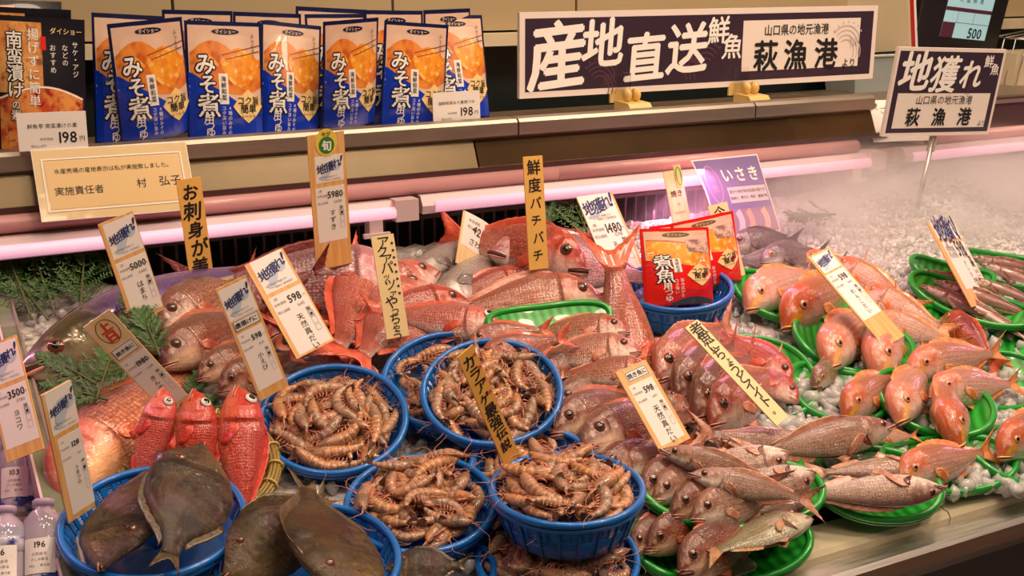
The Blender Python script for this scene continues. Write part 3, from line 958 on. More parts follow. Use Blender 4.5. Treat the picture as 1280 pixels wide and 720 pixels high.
FM = {
    'madai': fish_mat('red_bream_skin', S(170, 78, 54), S(222, 148, 122), S(250, 226, 210), S(178, 86, 62)),
    'orange_red': fish_mat('orange_red_skin', S(150, 50, 28), S(196, 92, 54), S(222, 140, 104), S(160, 60, 36), nsc=44, nsv=10, glit=.3),
    'pale': fish_mat('pale_silver_bream_skin', S(150, 96, 72), S(202, 156, 132), S(242, 224, 208), S(156, 98, 76)),
    'purple_tail': fish_mat('plum_snapper_skin', S(150, 80, 92), S(196, 126, 128), S(230, 196, 190), S(160, 80, 84)),
    'madai_dark': fish_mat('dark_red_bream_skin', S(112, 48, 26), S(180, 100, 66), S(236, 194, 164), S(120, 54, 30)),
    'snapper': fish_mat('pink_snapper_skin', S(190, 64, 52), S(224, 124, 106), S(248, 212, 200), S(200, 76, 58), nsc=50, nsv=11),
    'snapper_purple': fish_mat('purplish_snapper_skin', S(164, 98, 116), S(206, 140, 146), S(236, 206, 202), S(190, 104, 112), nsc=50, nsv=11),
    'kidai': fish_mat('orange_bream_skin', S(204, 124, 84), S(238, 186, 162), S(250, 230, 216), S(220, 116, 76), S(240, 176, 50), nsc=52, scale_dark=.3, glit=.35),
    'golden': fish_mat('golden_red_skin', S(150, 44, 52), S(226, 122, 52), S(240, 176, 110), S(206, 74, 48), nsc=44, nsv=9, scale_dark=.5, metal=.35),
    'red': fish_mat('vivid_red_skin', S(214, 44, 28), S(232, 70, 44), S(240, 128, 96), S(222, 50, 34), nsc=46, scale_dark=.4, metal=.05, blotch=(S(244, 120, 84), 16, .6), glit=.25),
    'hamachi': fish_mat('yellowtail_skin', S(88, 52, 120), S(136, 108, 84), S(190, 170, 130), S(74, 66, 32), nsc=120, nsv=20, scale_dark=.12, stripe=(S(190, 160, 80), .18, .16), metal=.35, glit=.1, bumpk=.08, coat=1.0, tops=(-.15, .40)),  # purple back: the pink lamp's reflection painted into the skin colour
    'isaki': fish_mat('grey_grunt_skin', S(96, 78, 86), S(150, 132, 134), S(206, 192, 186), S(104, 84, 86), nsc=70, nsv=14, metal=.35),
    'suzuki': fish_mat('silver_bass_skin', S(140, 120, 122), S(200, 186, 182), S(230, 220, 214), S(150, 130, 126), nsc=80, nsv=16, metal=.4),
    'filefish': fish_mat('brown_filefish_skin', S(88, 60, 26), S(132, 96, 48), S(146, 110, 62), S(94, 64, 28), nsc=220, nsv=40, scale_dark=.25, metal=0, rough=.5, blotch=(S(36, 22, 12), 7.0, .9), glit=.0, bumpk=1.0, coat=.45),
    'filefish_olive': fish_mat('olive_filefish_skin', S(112, 84, 30), S(156, 124, 58), S(166, 134, 74), S(116, 88, 34), nsc=220, nsv=40, scale_dark=.25, metal=0, rough=.5, blotch=(S(40, 26, 10), 9, .95), glit=.0, bumpk=1.0, coat=.45),
    'goby': fish_mat('mauve_brown_skin', S(132, 82, 78), S(170, 118, 108), S(224, 196, 184), S(130, 74, 66), nsc=120, nsv=20, scale_dark=.15, metal=.1, glit=.2, bumpk=.2),
    'dim': fish_mat('greenish_bream_skin', S(110, 96, 60), S(176, 166, 120), S(220, 214, 180), S(140, 96, 66)),
}
FF = {
    'pale': fin_mat('pale_bream_fin', S(190, 122, 94), S(214, 160, 136)),
    'purple_tail': fin_mat('plum_fin', S(92, 26, 24), S(130, 48, 40)),
    'orange_red': fin_mat('orange_red_fin', S(196, 74, 42), S(214, 104, 66)),
    'madai': fin_mat('bream_fin', S(206, 120, 92), S(228, 160, 134)), 'madai_dark': fin_mat('dark_bream_fin', S(168, 78, 54), S(196, 108, 78)),
    'snapper': fin_mat('snapper_fin', S(206, 74, 52), S(222, 104, 76)), 'snapper_purple': fin_mat('purplish_fin', S(120, 42, 38), S(160, 74, 64)),
    'kidai': fin_mat('orange_fin', S(228, 128, 66), S(240, 168, 112)), 'golden': fin_mat('golden_fin', S(206, 82, 40), S(226, 116, 60)),
    'red': fin_mat('red_fin', S(206, 48, 30), S(230, 84, 56)), 'hamachi': fin_mat('yellowtail_fin', S(150, 130, 70), S(120, 104, 80)),
    'isaki': fin_mat('grey_fin', S(96, 80, 80), S(126, 108, 104)), 'suzuki': fin_mat('bass_fin', S(96, 84, 86), S(130, 116, 114)),
    'filefish': fin_mat('brown_fin', S(64, 46, 24), S(92, 70, 40)), 'filefish_olive': fin_mat('olive_fin', S(78, 62, 30), S(104, 84, 46)),
    'goby': fin_mat('mauve_fin', S(140, 90, 82), S(172, 124, 112)), 'dim': fin_mat('dim_fin', S(160, 110, 70), S(186, 140, 96)),
}
M['pupil'] = flat('fish_pupil', S(12, 10, 12), .05, coat=1)
M['iris'] = flat('fish_iris_gold', S(112, 70, 46), .12, coat=1, metal=.3)
M['iris_pale'] = flat('fish_iris_pale', S(206, 150, 104), .12, coat=1)
M['iris_yellow'] = flat('fish_iris_yellow', S(232, 178, 84), .12, coat=1)
M['eye_rim'] = flat('fish_eye_rim', S(150, 74, 56), .25, coat=1)
M['eye_white'] = flat('fish_eye_white', S(240, 234, 224), .1, coat=1)
M['mouth_dark'] = flat('fish_mouth_dark', S(70, 24, 24), .4)
M['mouth_red'] = flat('fish_lip_pink', S(222, 150, 134), .3, coat=.6)
M['gill_red'] = flat('gill_dark_red', S(92, 24, 26), .3, coat=.6, var=.3, vscale=30)

SHAPE = {
    # s, top, bottom, half width
    'madai': dict(s=[0, .02, .06, .12, .20, .30, .42, .56, .70, .84, .94, 1.0], t=[-.035, .005, .065, .125, .175, .200, .200, .175, .128, .075, .047, .045],
                  b=[-.050, -.078, -.100, -.125, -.150, -.172, -.182, -.170, -.128, -.070, -.047, -.045], w=[.012, .030, .050, .068, .082, .090, .088, .076, .054, .030, .016, .011], eye=(.145, .055, .036), mouth=(.095, -.066), gill=.30),
    'kidai': dict(s=[0, .02, .06, .12, .20, .30, .42, .56, .70, .84, .94, 1.0], t=[-.070, -.010, .070, .135, .178, .195, .192, .165, .120, .068, .044, .042],
                  b=[-.085, -.110, -.122, -.138, -.155, -.172, -.178, -.160, -.118, -.064, -.044, -.042], w=[.015, .036, .058, .078, .094, .102, .098, .082, .056, .030, .016, .011], eye=(.145, .040, .030), mouth=(.085, -.098), gill=.31),
    'slim': dict(s=[0, .03, .08, .16, .26, .38, .52, .66, .80, .92, 1.0], t=[.0, .025, .055, .088, .110, .118, .110, .088, .058, .036, .034],
                 b=[-.015, -.035, -.060, -.090, -.112, -.122, -.115, -.090, -.055, -.034, -.032], w=[.010, .026, .045, .062, .076, .082, .076, .060, .036, .016, .010], eye=(.11, .030, .026), mouth=(.09, -.018), gill=.27),
    'hamachi': dict(s=[0, .03, .08, .16, .26, .38, .52, .66, .80, .92, 1.0], t=[-.005, .022, .055, .090, .115, .128, .122, .098, .062, .028, .020],
                    b=[-.018, -.040, -.066, -.096, -.118, -.128, -.120, -.094, -.056, -.026, -.020], w=[.012, .032, .056, .078, .094, .100, .094, .074, .044, .022, .014], eye=(.105, .016, .023), mouth=(.085, -.020), gill=.26),
    'rock': dict(s=[0, .03, .08, .15, .24, .36, .50, .66, .80, .92, 1.0], t=[-.01, .035, .080, .118, .142, .150, .136, .104, .068, .044, .042],
                 b=[-.030, -.060, -.088, -.115, -.138, -.148, -.138, -.102, -.062, -.042, -.040], w=[.018, .045, .074, .096, .108, .106, .090, .066, .040, .020, .012], eye=(.13, .075, .043), mouth=(.11, -.05), gill=.31),
    'filefish': dict(s=[0, .03, .08, .18, .30, .44, .58, .72, .84, .94, 1.0], t=[.030, .055, .095, .180, .255, .285, .275, .200, .100, .062, .058],
                     b=[.010, -.025, -.075, -.170, -.250, -.285, -.275, -.195, -.098, -.060, -.056], w=[.014, .026, .040, .056, .066, .070, .066, .050, .030, .018, .013], eye=(.25, .130, .028), mouth=(.028, .012), gill=.36),
    'goby': dict(s=[0, .03, .09, .18, .30, .44, .58, .72, .86, .95, 1.0], t=[.0, .022, .045, .062, .070, .068, .058, .046, .032, .024, .022],
                 b=[-.012, -.030, -.050, -.066, -.076, -.074, -.060, -.044, -.030, -.022, -.020], w=[.014, .034, .052, .062, .064, .058, .046, .034, .022, .014, .010], eye=(.10, .026, .020), mouth=(.08, -.015), gill=.27),
}
for q_ in 'tb': SHAPE['rock'][q_] = [v * (1.12 if i < 9 else 1.05) for i, v in enumerate(SHAPE['rock'][q_])]
for q_ in 'tb': SHAPE['kidai'][q_] = [v * .87 for v in SHAPE['kidai'][q_]]
SHAPE['kidai'].update(eye=(.145, .036, .028), mouth=(.085, -.086))
SHAPE['thick_tail'] = dict(SHAPE['madai'], t=[-.035, .005, .065, .125, .175, .200, .200, .175, .140, .098, .074, .064], b=[-.050, -.078, -.100, -.125, -.150, -.172, -.182, -.170, -.140, -.096, -.074, -.064], w=[.012, .030, .050, .068, .082, .090, .088, .080, .070, .056, .040, .022])
_srings = np.concatenate([np.linspace(0, .06, 9)[:-1], np.linspace(.06, .36, 27)[:-1], np.linspace(.36, 1.0, 23)])


class FishShape:
    def __init__(s, key, bend, sag):
        s.k = SHAPE[key]; s.bend, s.sag = bend, sag

    def prof(s, x):
        return (pchip(s.k['s'], s.k['t'], x), pchip(s.k['s'], s.k['b'], x), pchip(s.k['s'], s.k['w'], x))

    def disp(s, x, sv):
        g = s.k['gill'] - .045 * sv * sv + .01 * sv
        e = (1 - sv * sv)
        d = np.where(x < g, .021 * np.exp(-((g - x) / .08) ** 2), -.005 * np.exp(-((x - g) / .02) ** 2)) * e
        g2 = g - .095
        d = d + np.where(x < g2, .007 * np.exp(-((g2 - x) / .05) ** 2), -.001) * e * (x > .05)
        return d

    def surf(s, x, sv, side, off=0.0):
        """point of the skin: x along, sv -1..1 belly to back, side +-1"""
        x = np.asarray(x, float); sv = np.asarray(sv, float)
        t, b, w = s.prof(x)
        mid, half = (t + b) / 2, (t - b) / 2
        c = np.sqrt(np.clip(1 - sv * sv, 0, 1)) ** .92
        y = side * (w * c + s.disp(x, sv) + off)
        return np.stack([x + 0 * sv, y, mid + half * sv], -1)

    def zsv(s, x, z):
        t, b, w = s.prof(np.array([x])); return float((z - (t[0] + b[0]) / 2) / ((t[0] - b[0]) / 2))

    def deform(s, P):
        P = np.array(P, float); q = P[..., 0] - .35
        P = P.copy(); P[..., 1] += s.bend * q * q * np.sign(q); P[..., 2] += s.sag * q * q
        return P


def fish_parts(key, skin, bend=0.0, sag=0.0, eye='iris', mouth_open=0.0, dorsal=True, tailfin=True, pect=True, gutted=False, tail_h=.17, dorsal_h=.03, seed=0):
    """list of (name, mesh) of one fish of length 1, nose at x=0, back towards +z"""
    fs = FishShape(key, bend, sag); k = fs.k
    rg = np.random.default_rng(seed)
    out = []
    nt = 34
    th = np.linspace(0, 2 * np.pi, nt, endpoint=False)
    sv = np.sin(th); sd = np.cos(th)
    V, SU, SV = [], [], []
    for x in _srings:
        t, b, w = [float(q[0]) for q in fs.prof(np.array([x]))]
        c = np.sign(sd) * np.abs(sd) ** .92
        if key == 'filefish': w = w * np.array([1 + .16 * mnoise.noise(Vector((x * 9, q * 4, sg))) + .10 * mnoise.noise(Vector((x * 22, q * 9, sg))) for q, sg in zip(sv, np.sign(sd) * 3 + 7 * seed)])
        y = w * c + np.sign(sd) * fs.disp(np.full(nt, x), sv) * min(1, x / .08)
        z = (t + b) / 2 + (t - b) / 2 * sv
        V.append(np.stack([np.full(nt, x), y, z], 1)); SU += [x] * nt; SV += list(sv)
    V = np.concatenate(V); n = len(_srings)
    F = []
    for i in range(n - 1):
        for j in range(nt):
            l = (j + 1) % nt; F.append((i * nt + j, (i + 1) * nt + j, (i + 1) * nt + l, i * nt + l))
    t0 = fs.prof(np.array([0.]))
    V = np.vstack([V, [[-.006, 0, float(t0[0][0] + t0[1][0]) / 2], [1.004, 0, 0]]]); SU += [0, 1]; SV += [0, 0]
    F += [((j + 1) % nt, n * nt, j) for j in range(nt)] + [((n - 1) * nt + j, n * nt + 1, (n - 1) * nt + (j + 1) % nt) for j in range(nt)]
    out.append(('body', mesh('fish_body', fs.deform(V), F, FM[skin], True, None, {'su': SU, 'sv': SV})))
    # eyes
    ex, ez, er = k['eye']
    esv = fs.zsv(ex, ez)
    for side in (1, -1):
        p = fs.surf(ex, esv, side)
        dx = fs.surf(ex + .02, esv, side) - fs.surf(ex - .02, esv, side)
        dz = fs.surf(ex, esv + .1, side) - fs.surf(ex, esv - .1, side)
        nn = unit(np.cross(dz, dx)) * 1.0
        if nn[1] * side < 0: nn = -nn
        a = unit(dx); c = np.cross(nn, a)
        EV, EF, EM = [p + nn * er * .42], [], []
        rings = [(.47, .40), (.52, .36), (.88, .24), (1.0, .10), (1.12, -.12)]
        if eye == 'white': rings = [(.56, .46), (.61, .44), (.92, .26), (1.02, .10), (1.12, -.12)]
        for r, h in rings:
            EV += [p + er * r * (math.cos(u) * a + math.sin(u) * c) + nn * er * h for u in np.linspace(0, 2*np.pi, 18, endpoint=False)]
        for j in range(18): EF.append((0, 1 + j, 1 + (j + 1) % 18)); EM.append(0)
        for q in range(4):
            for j in range(18):
                EF.append((1 + q * 18 + j, 1 + (q + 1) * 18 + j, 1 + (q + 1) * 18 + (j + 1) % 18, 1 + q * 18 + (j + 1) % 18)); EM.append((0, 1, 1, 2)[q])
        if side < 0: EF = [tuple(reversed(f)) for f in EF]
        ir = {'iris': M['iris'], 'white': M['eye_white'], 'pale': M['iris_pale'], 'yellow': M['iris_yellow']}[eye]
        out.append(('eye', mesh('fish_eye', fs.deform(EV), EF, [M['pupil'], ir, M['eye_rim']], True, EM)))
    # mouth: lips and dark gap
    mx, mz = k['mouth']
    z0 = float(t0[0][0] + t0[1][0]) / 2
    xs = np.linspace(.004, mx, 7)
    def line(off_z, off_n):
        R = []
        for side in (1, -1):
            q = [fs.surf(x, np.clip(fs.zsv(x, z0 + (mz - z0) * (x / mx) ** .8 + off_z * (1 - .6 * x / mx)), -.97, .97), side, off_n) for x in xs]
            R.append(q)
        nose = np.array([-.010 - off_n, 0, z0 + off_z])
        return R[0][::-1] + [nose] + R[1]
    lr = .0068
    out.append(('mouth', MBm('fish_mouth', fs.deform(line(0, .0005)), lr * (.7 + mouth_open * 1.1), M['mouth_dark'])))
    for s_ in (1, -1):
        out.append(('lip', MBm('fish_lip', fs.deform(line(s_ * (.011 + .03 * mouth_open), .001)), np.array([.5, .7, .8, .9, 1, 1, 1.1, 1.2, 1.1, 1, 1, .9, .8, .7, .5]) * lr, FM[skin] if s_ > 0 else M['mouth_red'])))
    # fins
    fm = FF[skin]
    def fin(name, base, tip, th=.004, rid=.0035):
        base, tip = np.array(base), np.array(tip); nn = len(base)
        G = np.zeros((nn, 5, 3))
        for j in range(5):
            G[:, j] = base + (tip - base) * j / 4
            G[:, j, 1] += rid * (1 if rid else 0) * np.where(np.arange(nn) % 2, 1, -1) * (1 - j / 5)
        v, f = slab(fs.deform(G), (0, 1, 0), th)
        out.append((name, mesh('fish_' + name, v, f, fm, True)))
    if dorsal:
        xs = np.linspace(.27, .90, 23); u = (xs - .27) / .63
        tz = fs.prof(xs)[0]
        hh = dorsal_h * (np.sin(np.clip(u * 1.25 + .12, 0, 1) * np.pi) ** .5 * .8 + .25 * (u > .1) * (u < .95)) * np.where(np.arange(23) % 2, .82, 1)
        hh[-1] = .012
        fin('dorsal_fin', np.stack([xs, 0 * xs, tz - .012], 1), np.stack([xs + .07, 0 * xs + rg.uniform(-.03, .03), tz + hh], 1))
        xs = np.linspace(.62, .88, 11); bz = fs.prof(xs)[1]
        hh = dorsal_h * .85 * np.sin(np.linspace(.25, 1, 11) * np.pi) ** .6 + .006
        fin('anal_fin', np.stack([xs, 0 * xs, bz + .012], 1), np.stack([xs + .05, 0 * xs, bz - hh], 1))
    if tailfin:
        n_ = 17; q = np.linspace(-1, 1, n_)
        base = np.stack([np.full(n_, .985), 0 * q, q * k['t'][-1] * .98], 1)
        L = (.11 + .14 * np.abs(q) ** 1.2) * tail_h / .17
        tip = np.stack([1 + L, .03 * np.sin(q * 2 + rg.uniform(0, 3)), q * tail_h * (1 + .0 * q)], 1)
        tip[:, 0] += np.where(np.arange(n_) % 2, -.010, .0)
        fin('tail_fin', base, tip, .006, .005)
    if pect:
        for side in (1, -1):
            n_ = 11; q = np.linspace(-1, 1, n_)
            px_, psv = k['gill'] + .015, -.28
            c = fs.surf(px_, psv, side, .002)
            base = c + np.stack([.004 * np.abs(q), 0 * q, q * .022], 1)
            L = .14 * (1 - .35 * q * q - .25 * q)
            tip = c + np.stack([L, side * (.012 - .03 * L), -.02 + q * .055 - .18 * L], 1)
            ns = fs.surf(np.clip(tip[:, 0], 0, 1), np.clip([fs.zsv(a_[0], a_[2]) for a_ in tip], -.95, .95), side, .010)
            tip[:, 1] = ns[:, 1]
            fin('pectoral_fin', base, tip, .004, .003)
        n_ = 7; q = np.linspace(0, 1, n_)
        bz = fs.prof(np.array([.36]))[1][0]
        for side in (1, -1):
            base = np.stack([.34 + .04 * q, side * (.018 + 0 * q), bz + .02 + 0 * q], 1)
            tip = np.stack([.46 + .05 * q, side * (.03 - .01 * q), bz - .055 + .05 * q], 1)
            fin('pelvic_fin', base, tip, .004, .002)
    if gutted:
        for side in (1, -1):
            a = np.linspace(-.93, -.15, 9)
            g = [k['gill'] - .045 * q * q + .01 * q + .006 for q in a]
            P1 = [fs.surf(x, q, side, .004) for x, q in zip(g, a)]
            P2 = [fs.surf(x + .05 * math.sin((q + .93) / .78 * math.pi) + .004, q, side, .0045) for x, q in zip(g, a)]
            G = np.array([[p + (r - p) * j / 3 for j in range(4)] for p, r in zip(P1, P2)])
            v, f = slab(fs.deform(G), (0, side, 0), .004)
            out.append(('gill_opening', mesh('fish_gill_opening', v, f, M['gill_red'], True)))
        xs = np.linspace(.36, .66, 12)
        b_ = fs.prof(xs)[1]
        G = np.array([[[x, y_, z + .004 * abs(y_) * 100 - .004] for y_ in np.linspace(-1, 1, 5) * (.012 * math.sin((x - .36) / .30 * math.pi) + .001)] for x, z in zip(xs, b_)])
        v, f = slab(fs.deform(G), (0, 0, 1), .004)
        out.append(('belly_cut', mesh('fish_belly_cut', v, f, M['gill_red'], True)))
    return out


def MBm(name, pts, r, mat, n=7):
    v, f = tube(pts, r, n)
    return mesh(name, v, f, mat, True)


_fcache = {}


def fish(nose, tail, hn, ht, label, key='madai', skin=None, flip=1, roll=15, bend=None, sag=0, cat='fish', group=None, name='sea_bream', var=0, **kw):
    """nose and tail-root as seen in the photograph, raised hn/ht above the deck; flip: which way the back points; roll lifts the back"""
    skin = skin or key
    bend = [0.0, .14, -.14, .07][var % 4] if bend is None else bend
    ck = (key, skin, bend, sag, var, tuple(sorted(kw.items())))
    if ck not in _fcache: _fcache[ck] = fish_parts(key, skin, bend, sag, seed=len(_fcache), **kw)
    if 5 <= roll <= 40: roll += 15
    N, Tl = at(*nose, hn), at(*tail, ht)
    a = Tl - N; L = np.linalg.norm(a); a /= L
    n_ = unit(BN - a * np.dot(BN, a))
    side = np.cross(n_, a) * flip
    z = math.cos(math.radians(roll)) * side + math.sin(math.radians(roll)) * n_
    y = np.cross(z, a)
    r = thing(name, label, cat, frame(N, a * L, y * L, z * L), group)
    for nm, me in _fcache[ck]: link(nm, me, r)
    return r

# ================================================================== the fish on the deck
GP = 'fish laid out on the ice'
A = fish
# --- central red snapper pile
A((520, 352), (262, 358), .066, .055, 'large purplish snapper at the back behind the tall 5980 tag', 'madai', 'snapper_purple', -1, 30, var=0, name='snapper')
A((545, 335), (425, 400), .070, .045, 'red snapper head poking out beside the cream handwritten strip, upper of two', 'madai', 'snapper', -1, 25, var=0, name='snapper')
A((586, 374), (440, 412), .075, .06, 'red snapper below the upper snapper head, eye just over its own fin', 'madai', 'snapper', -1, 25, var=0, name='snapper')
A((630, 410), (478, 392), .085, .075, 'red snapper with white ringed eye touching the small green plate', 'rock', 'snapper', -1, 20, var=0, eye='white', name='snapper')
A((478, 330), (424, 432), .055, .060, 'silvery pink snapper slanting down to an orange tail beside the shrimp basket', 'madai', 'snapper', -1, 10, var=0, name='snapper')
A((530, 350), (452, 448), .060, .055, 'pink snapper lying half under the cream handwritten strip', 'madai', 'snapper', -1, 5, var=3, name='snapper')
A((468, 470), (352, 408), .035, .040, 'pink snapper whose tail crosses the 598 wild bream tag', 'madai', 'snapper', 1, 10, var=0, name='snapper')
A((590, 400), (468, 432), .070, .055, 'pink snapper sloping down behind the rim of the paired shrimp baskets', 'madai', 'snapper', -1, 10, var=0, name='snapper')
A((300, 388), (392, 340), .055, .100, 'dark finned snapper whose tail brushes the foot of the 5980 tag', 'slim', 'purple_tail', 1, 55, var=0, name='snapper', tail_h=.26, bend=0)
A((330, 420), (440, 330), .03, .06, 'pink snapper under the two leaning 598 tags', 'madai', 'snapper', 1, 15, var=0, name='snapper')
# --- the big breams
A((613, 308), (805, 348), .080, .045, 'big pale jawed bream facing the 4200 tag behind the yellow strip', 'madai', 'snapper_purple', 1, 45, var=0, mouth_open=.3)
A((736, 332), (575, 296), .100, .06, 'big pink bream with open mouth right behind the yellow strip', 'madai', 'snapper', -1, 40, var=0, mouth_open=.45)
A((664, 343), (560, 376), .070, .045, 'big bream with rounded scaly back left of the yellow strip', 'madai', 'snapper', -1, 20, var=0)
A((755, 370), (566, 390), .078, .05, 'big scaly bream in front of the yellow strip, facing the upright tail', 'madai', 'madai', -1, 25, var=0, pect=False)
A((800, 520), (768, 336), .0, .115, 'bream standing head down with its forked tail raised in the air', 'thick_tail', 'orange_red', 1, 0, var=0, tail_h=.23, bend=0, dorsal=False)
A((790, 300), (690, 330), .05, .03, 'pink bream lying behind the big open mouthed bream', 'madai', 'snapper', -1, 10, var=1)
# --- grey sea bass
A((515, 345), (590, 298), .06, .055, 'silver grey sea bass with dark tail beside the 4200 tag', 'slim', 'suzuki', 1, 10, var=0, name='sea_bass')
A((540, 395), (625, 310), .045, .045, 'silver grey sea bass lying under the 4200 tag', 'hamachi', 'suzuki', 1, 0, var=0, name='sea_bass')
# --- small breams below the green plate
A((786, 412), (668, 414), .104, .070, 'small bream topmost of three facing the ice beyond the green plate', 'madai', 'madai', -1, 15, var=0)
A((800, 436), (672, 446), .100, .066, 'bright small bream, middle of the three facing the ice', 'madai', 'madai', -1, 18, var=0)
A((818, 463), (705, 468), .094, .066, 'small bream, lowest of the three, half under the wooden 598 tag', 'madai', 'madai', -1, 15, var=0)
A((596, 452), (697, 424), .092, .100, 'orange tailed small bream tucked behind the blue shrimp basket', 'madai', 'orange_red', 1, 25, var=0)
A((585, 428), (676, 412), .088, .096, 'small bream with tail across the green plate', 'madai', 'orange_red', 1, 25, var=0)
A((655, 475), (782, 458), .060, .050, 'dark red bream with tapering tail above the large eyed breams', 'madai', 'madai_dark', 1, 30, var=0)
A((690, 508), (800, 480), .058, .045, 'dark bream with big eye touching the blue basket rim', 'madai', 'madai_dark', 1, 25, var=0)
A((688, 536), (812, 500), .068, .055, 'dark bream beside the basket with bending back, second of the eye row', 'madai', 'madai_dark', 1, 30, var=0)
A((724, 553), (862, 520), .070, .05, 'pale cheeked bream in front of the dark ones left of the wooden tag', 'madai', 'madai_dark', 1, 22, var=0)
A((745, 590), (858, 560), .055, .04, 'bream with pale cheek just above the long tray of heads', 'madai', 'madai_dark', 1, 22, var=0)
A((760, 615), (850, 588), .035, .03, 'bream lying lowest behind the shrimp basket and the long tray', 'madai', 'madai_dark', 1, 22, var=0)
# --- breams on the middle green tray
A((818, 470), (905, 412), .050, .045, 'bream facing down at the near corner of the middle green tray', 'madai', 'madai', 1, 30, var=0)
A((842, 492), (918, 434), .055, .045, 'bream with red lips, second on the middle green tray', 'madai', 'madai_dark', 1, 35, var=0)
A((866, 516), (940, 448), .055, .045, 'dark bream facing down, third on the middle green tray', 'madai', 'madai_dark', 1, 40, var=0)
A((886, 526), (968, 468), .055, .045, 'pale bream lowest on the middle green tray', 'madai', 'madai', 1, 32, var=0)
A((992, 478), (900, 418), .045, .045, 'rounded pink bream behind the long handwritten strip', 'madai', 'snapper', -1, 15, var=0)
A((1000, 500), (915, 452), .040, .040, 'pink bream half hidden under the long handwritten strip', 'madai', 'snapper', -1, 10, var=0)
A((832, 488), (902, 556), .050, .035, 'slender pink bream pointing down beside the wooden tag', 'slim', 'madai', 1, 20, var=0)
A((850, 455), (800, 520), .035, .03, 'pale bream lying between the wooden tag and the middle tray', 'slim', 'madai', 1, 15, var=1)
# --- orange breams on the far trays
K = dict(eye='pale')
def O(n, t, hn, ht, lab, flip=1, roll=35, key='kidai', skin=None, var=0, **kw):
    return A(n, t, hn, ht, lab, key, skin, flip, roll, var=var, eye='pale' if key == 'kidai' else 'iris', name='orange_bream', **kw)
O((930, 378), (1012, 340), .042, .035, 'orange bream first on the far green tray next to the red pouches')
O((977, 398), (1075, 352), .046, .035, 'orange bream second on the far green tray, cut by the tag board', roll=40)
O((1030, 450), (1086, 390), .046, .035, 'orange bream facing down, first on the tray under the long wooden tag', roll=45)
O((1092, 462), (1128, 392), .046, .035, 'orange bream with yellow snout facing down under the long wooden tag', roll=50)
O((1000, 318), (1090, 350), .045, .035, 'orange bream back rising behind the long wooden tag, farthest', roll=50)
O((1040, 325), (1135, 378), .045, .035, 'orange bream back behind the long wooden tag, second', roll=50)
O((1075, 360), (1175, 408), .042, .035, 'pale orange bream behind the long wooden tag, third', roll=45)
O((1090, 395), (1190, 428), .040, .032, 'pale orange bream beside the wooden tag foot', roll=40)
O((1132, 462), (1240, 442), .048, .040, 'orange bream with dark eye, upper of the two whole ones at the far edge tray', roll=40)
O((1162, 488), (1262, 480), .056, .040, 'whole orange bream with yellow tail on the far edge tray', roll=35)
O((1182, 392), (1240, 452), .030, .030, 'bream showing only its red brown back beside the boat shaped tray', 1, 70, skin='golden')
O((1053, 514), (1120, 470), .044, .035, 'orange bream alone at the end of the near tray', roll=38)
O((1017, 480), (1052, 448), .036, .030, 'greenish bream with open mouth peeking from under the tray', 1, 40, skin='dim', mouth_open=.9)
O((1118, 519), (1160, 458), .048, .038, 'orange bream first of two on the front end tray', roll=42)
O((1192, 550), (1180, 466), .050, .038, 'orange bream second of two on the front end tray, looking down', roll=50)
O((1248, 562), (1325, 520), .046, .038, 'orange bream cut by the edge of the picture', roll=40)
O((1118, 596), (1228, 566), .040, .032, 'golden headed bream on the tray at the white rim', roll=35)
O((1085, 548), (1140, 545), .035, .030, 'small orange bream peeking between two trays', roll=30)
# --- grey grunts at the far back
A((910, 306), (990, 300), .045, .045, 'grey grunt with dark eye beside the red pouches', 'madai', 'isaki', 1, 35, var=0, name='grunt')
A((950, 326), (1025, 316), .050, .045, 'grey grunt with large dark eye under the purple card', 'madai', 'isaki', 1, 45, var=0, name='grunt', eye='pale')
A((1000, 330), (925, 325), .030, .035, 'dark grey grunt lying under the two grunt heads', 'madai', 'isaki', -1, 40, var=0, name='grunt')
A((975, 345), (1050, 330), .03, .03, 'pale lipped grunt behind the orange breams', 'slim', 'isaki', 1, 30, var=0, name='grunt')
# --- gutted breams, centre front
G_ = dict(gutted=True, name='gutted_bream')
A((1117, 532), (955, 566), .060, .050, 'gutted bream looking along the trays with red fins at its gills', 'slim', 'pale', -1, 30, var=0, **G_)
A((1180, 612), (1008, 618), .052, .040, 'gutted bream belly up along the white rim, gill slit open', 'slim', 'pale', 1, -35, var=0, **G_)
A((1170, 585), (1030, 590), .040, .036, 'gutted bream lying behind the one at the white rim', 'slim', 'pale', 1, -10, var=0, **G_)
A((1020, 596), (905, 612), .062, .052, 'gutted bream with dark gill hole on the near end of the long tray', 'madai', 'pale', 1, -30, var=0, **G_)
A((988, 572), (870, 582), .072, .056, 'gutted bream lying over the row of bream heads', 'madai', 'pale', 1, -25, var=0, **G_)
A((1040, 560), (890, 545), .05, .045, 'pink bream stretched out under the gutted fish', 'slim', 'pale', -1, 20, var=1, name='sea_bream')
A((1010, 625), (950, 640), .05, .04, 'gutted bream at the tip of the long tray with a dark slit', 'madai', 'pale', 1, -20, var=0, **G_)
A((826, 562), (960, 600), .085, .066, 'slim bream lying on its side over the tray heads, uppermost', 'slim', 'pale', 1, 60, var=0)
A((862, 592), (1000, 622), .080, .062, 'slim pale bellied bream lying over the tray heads, lower one', 'slim', 'pale', 1, 50, var=0)
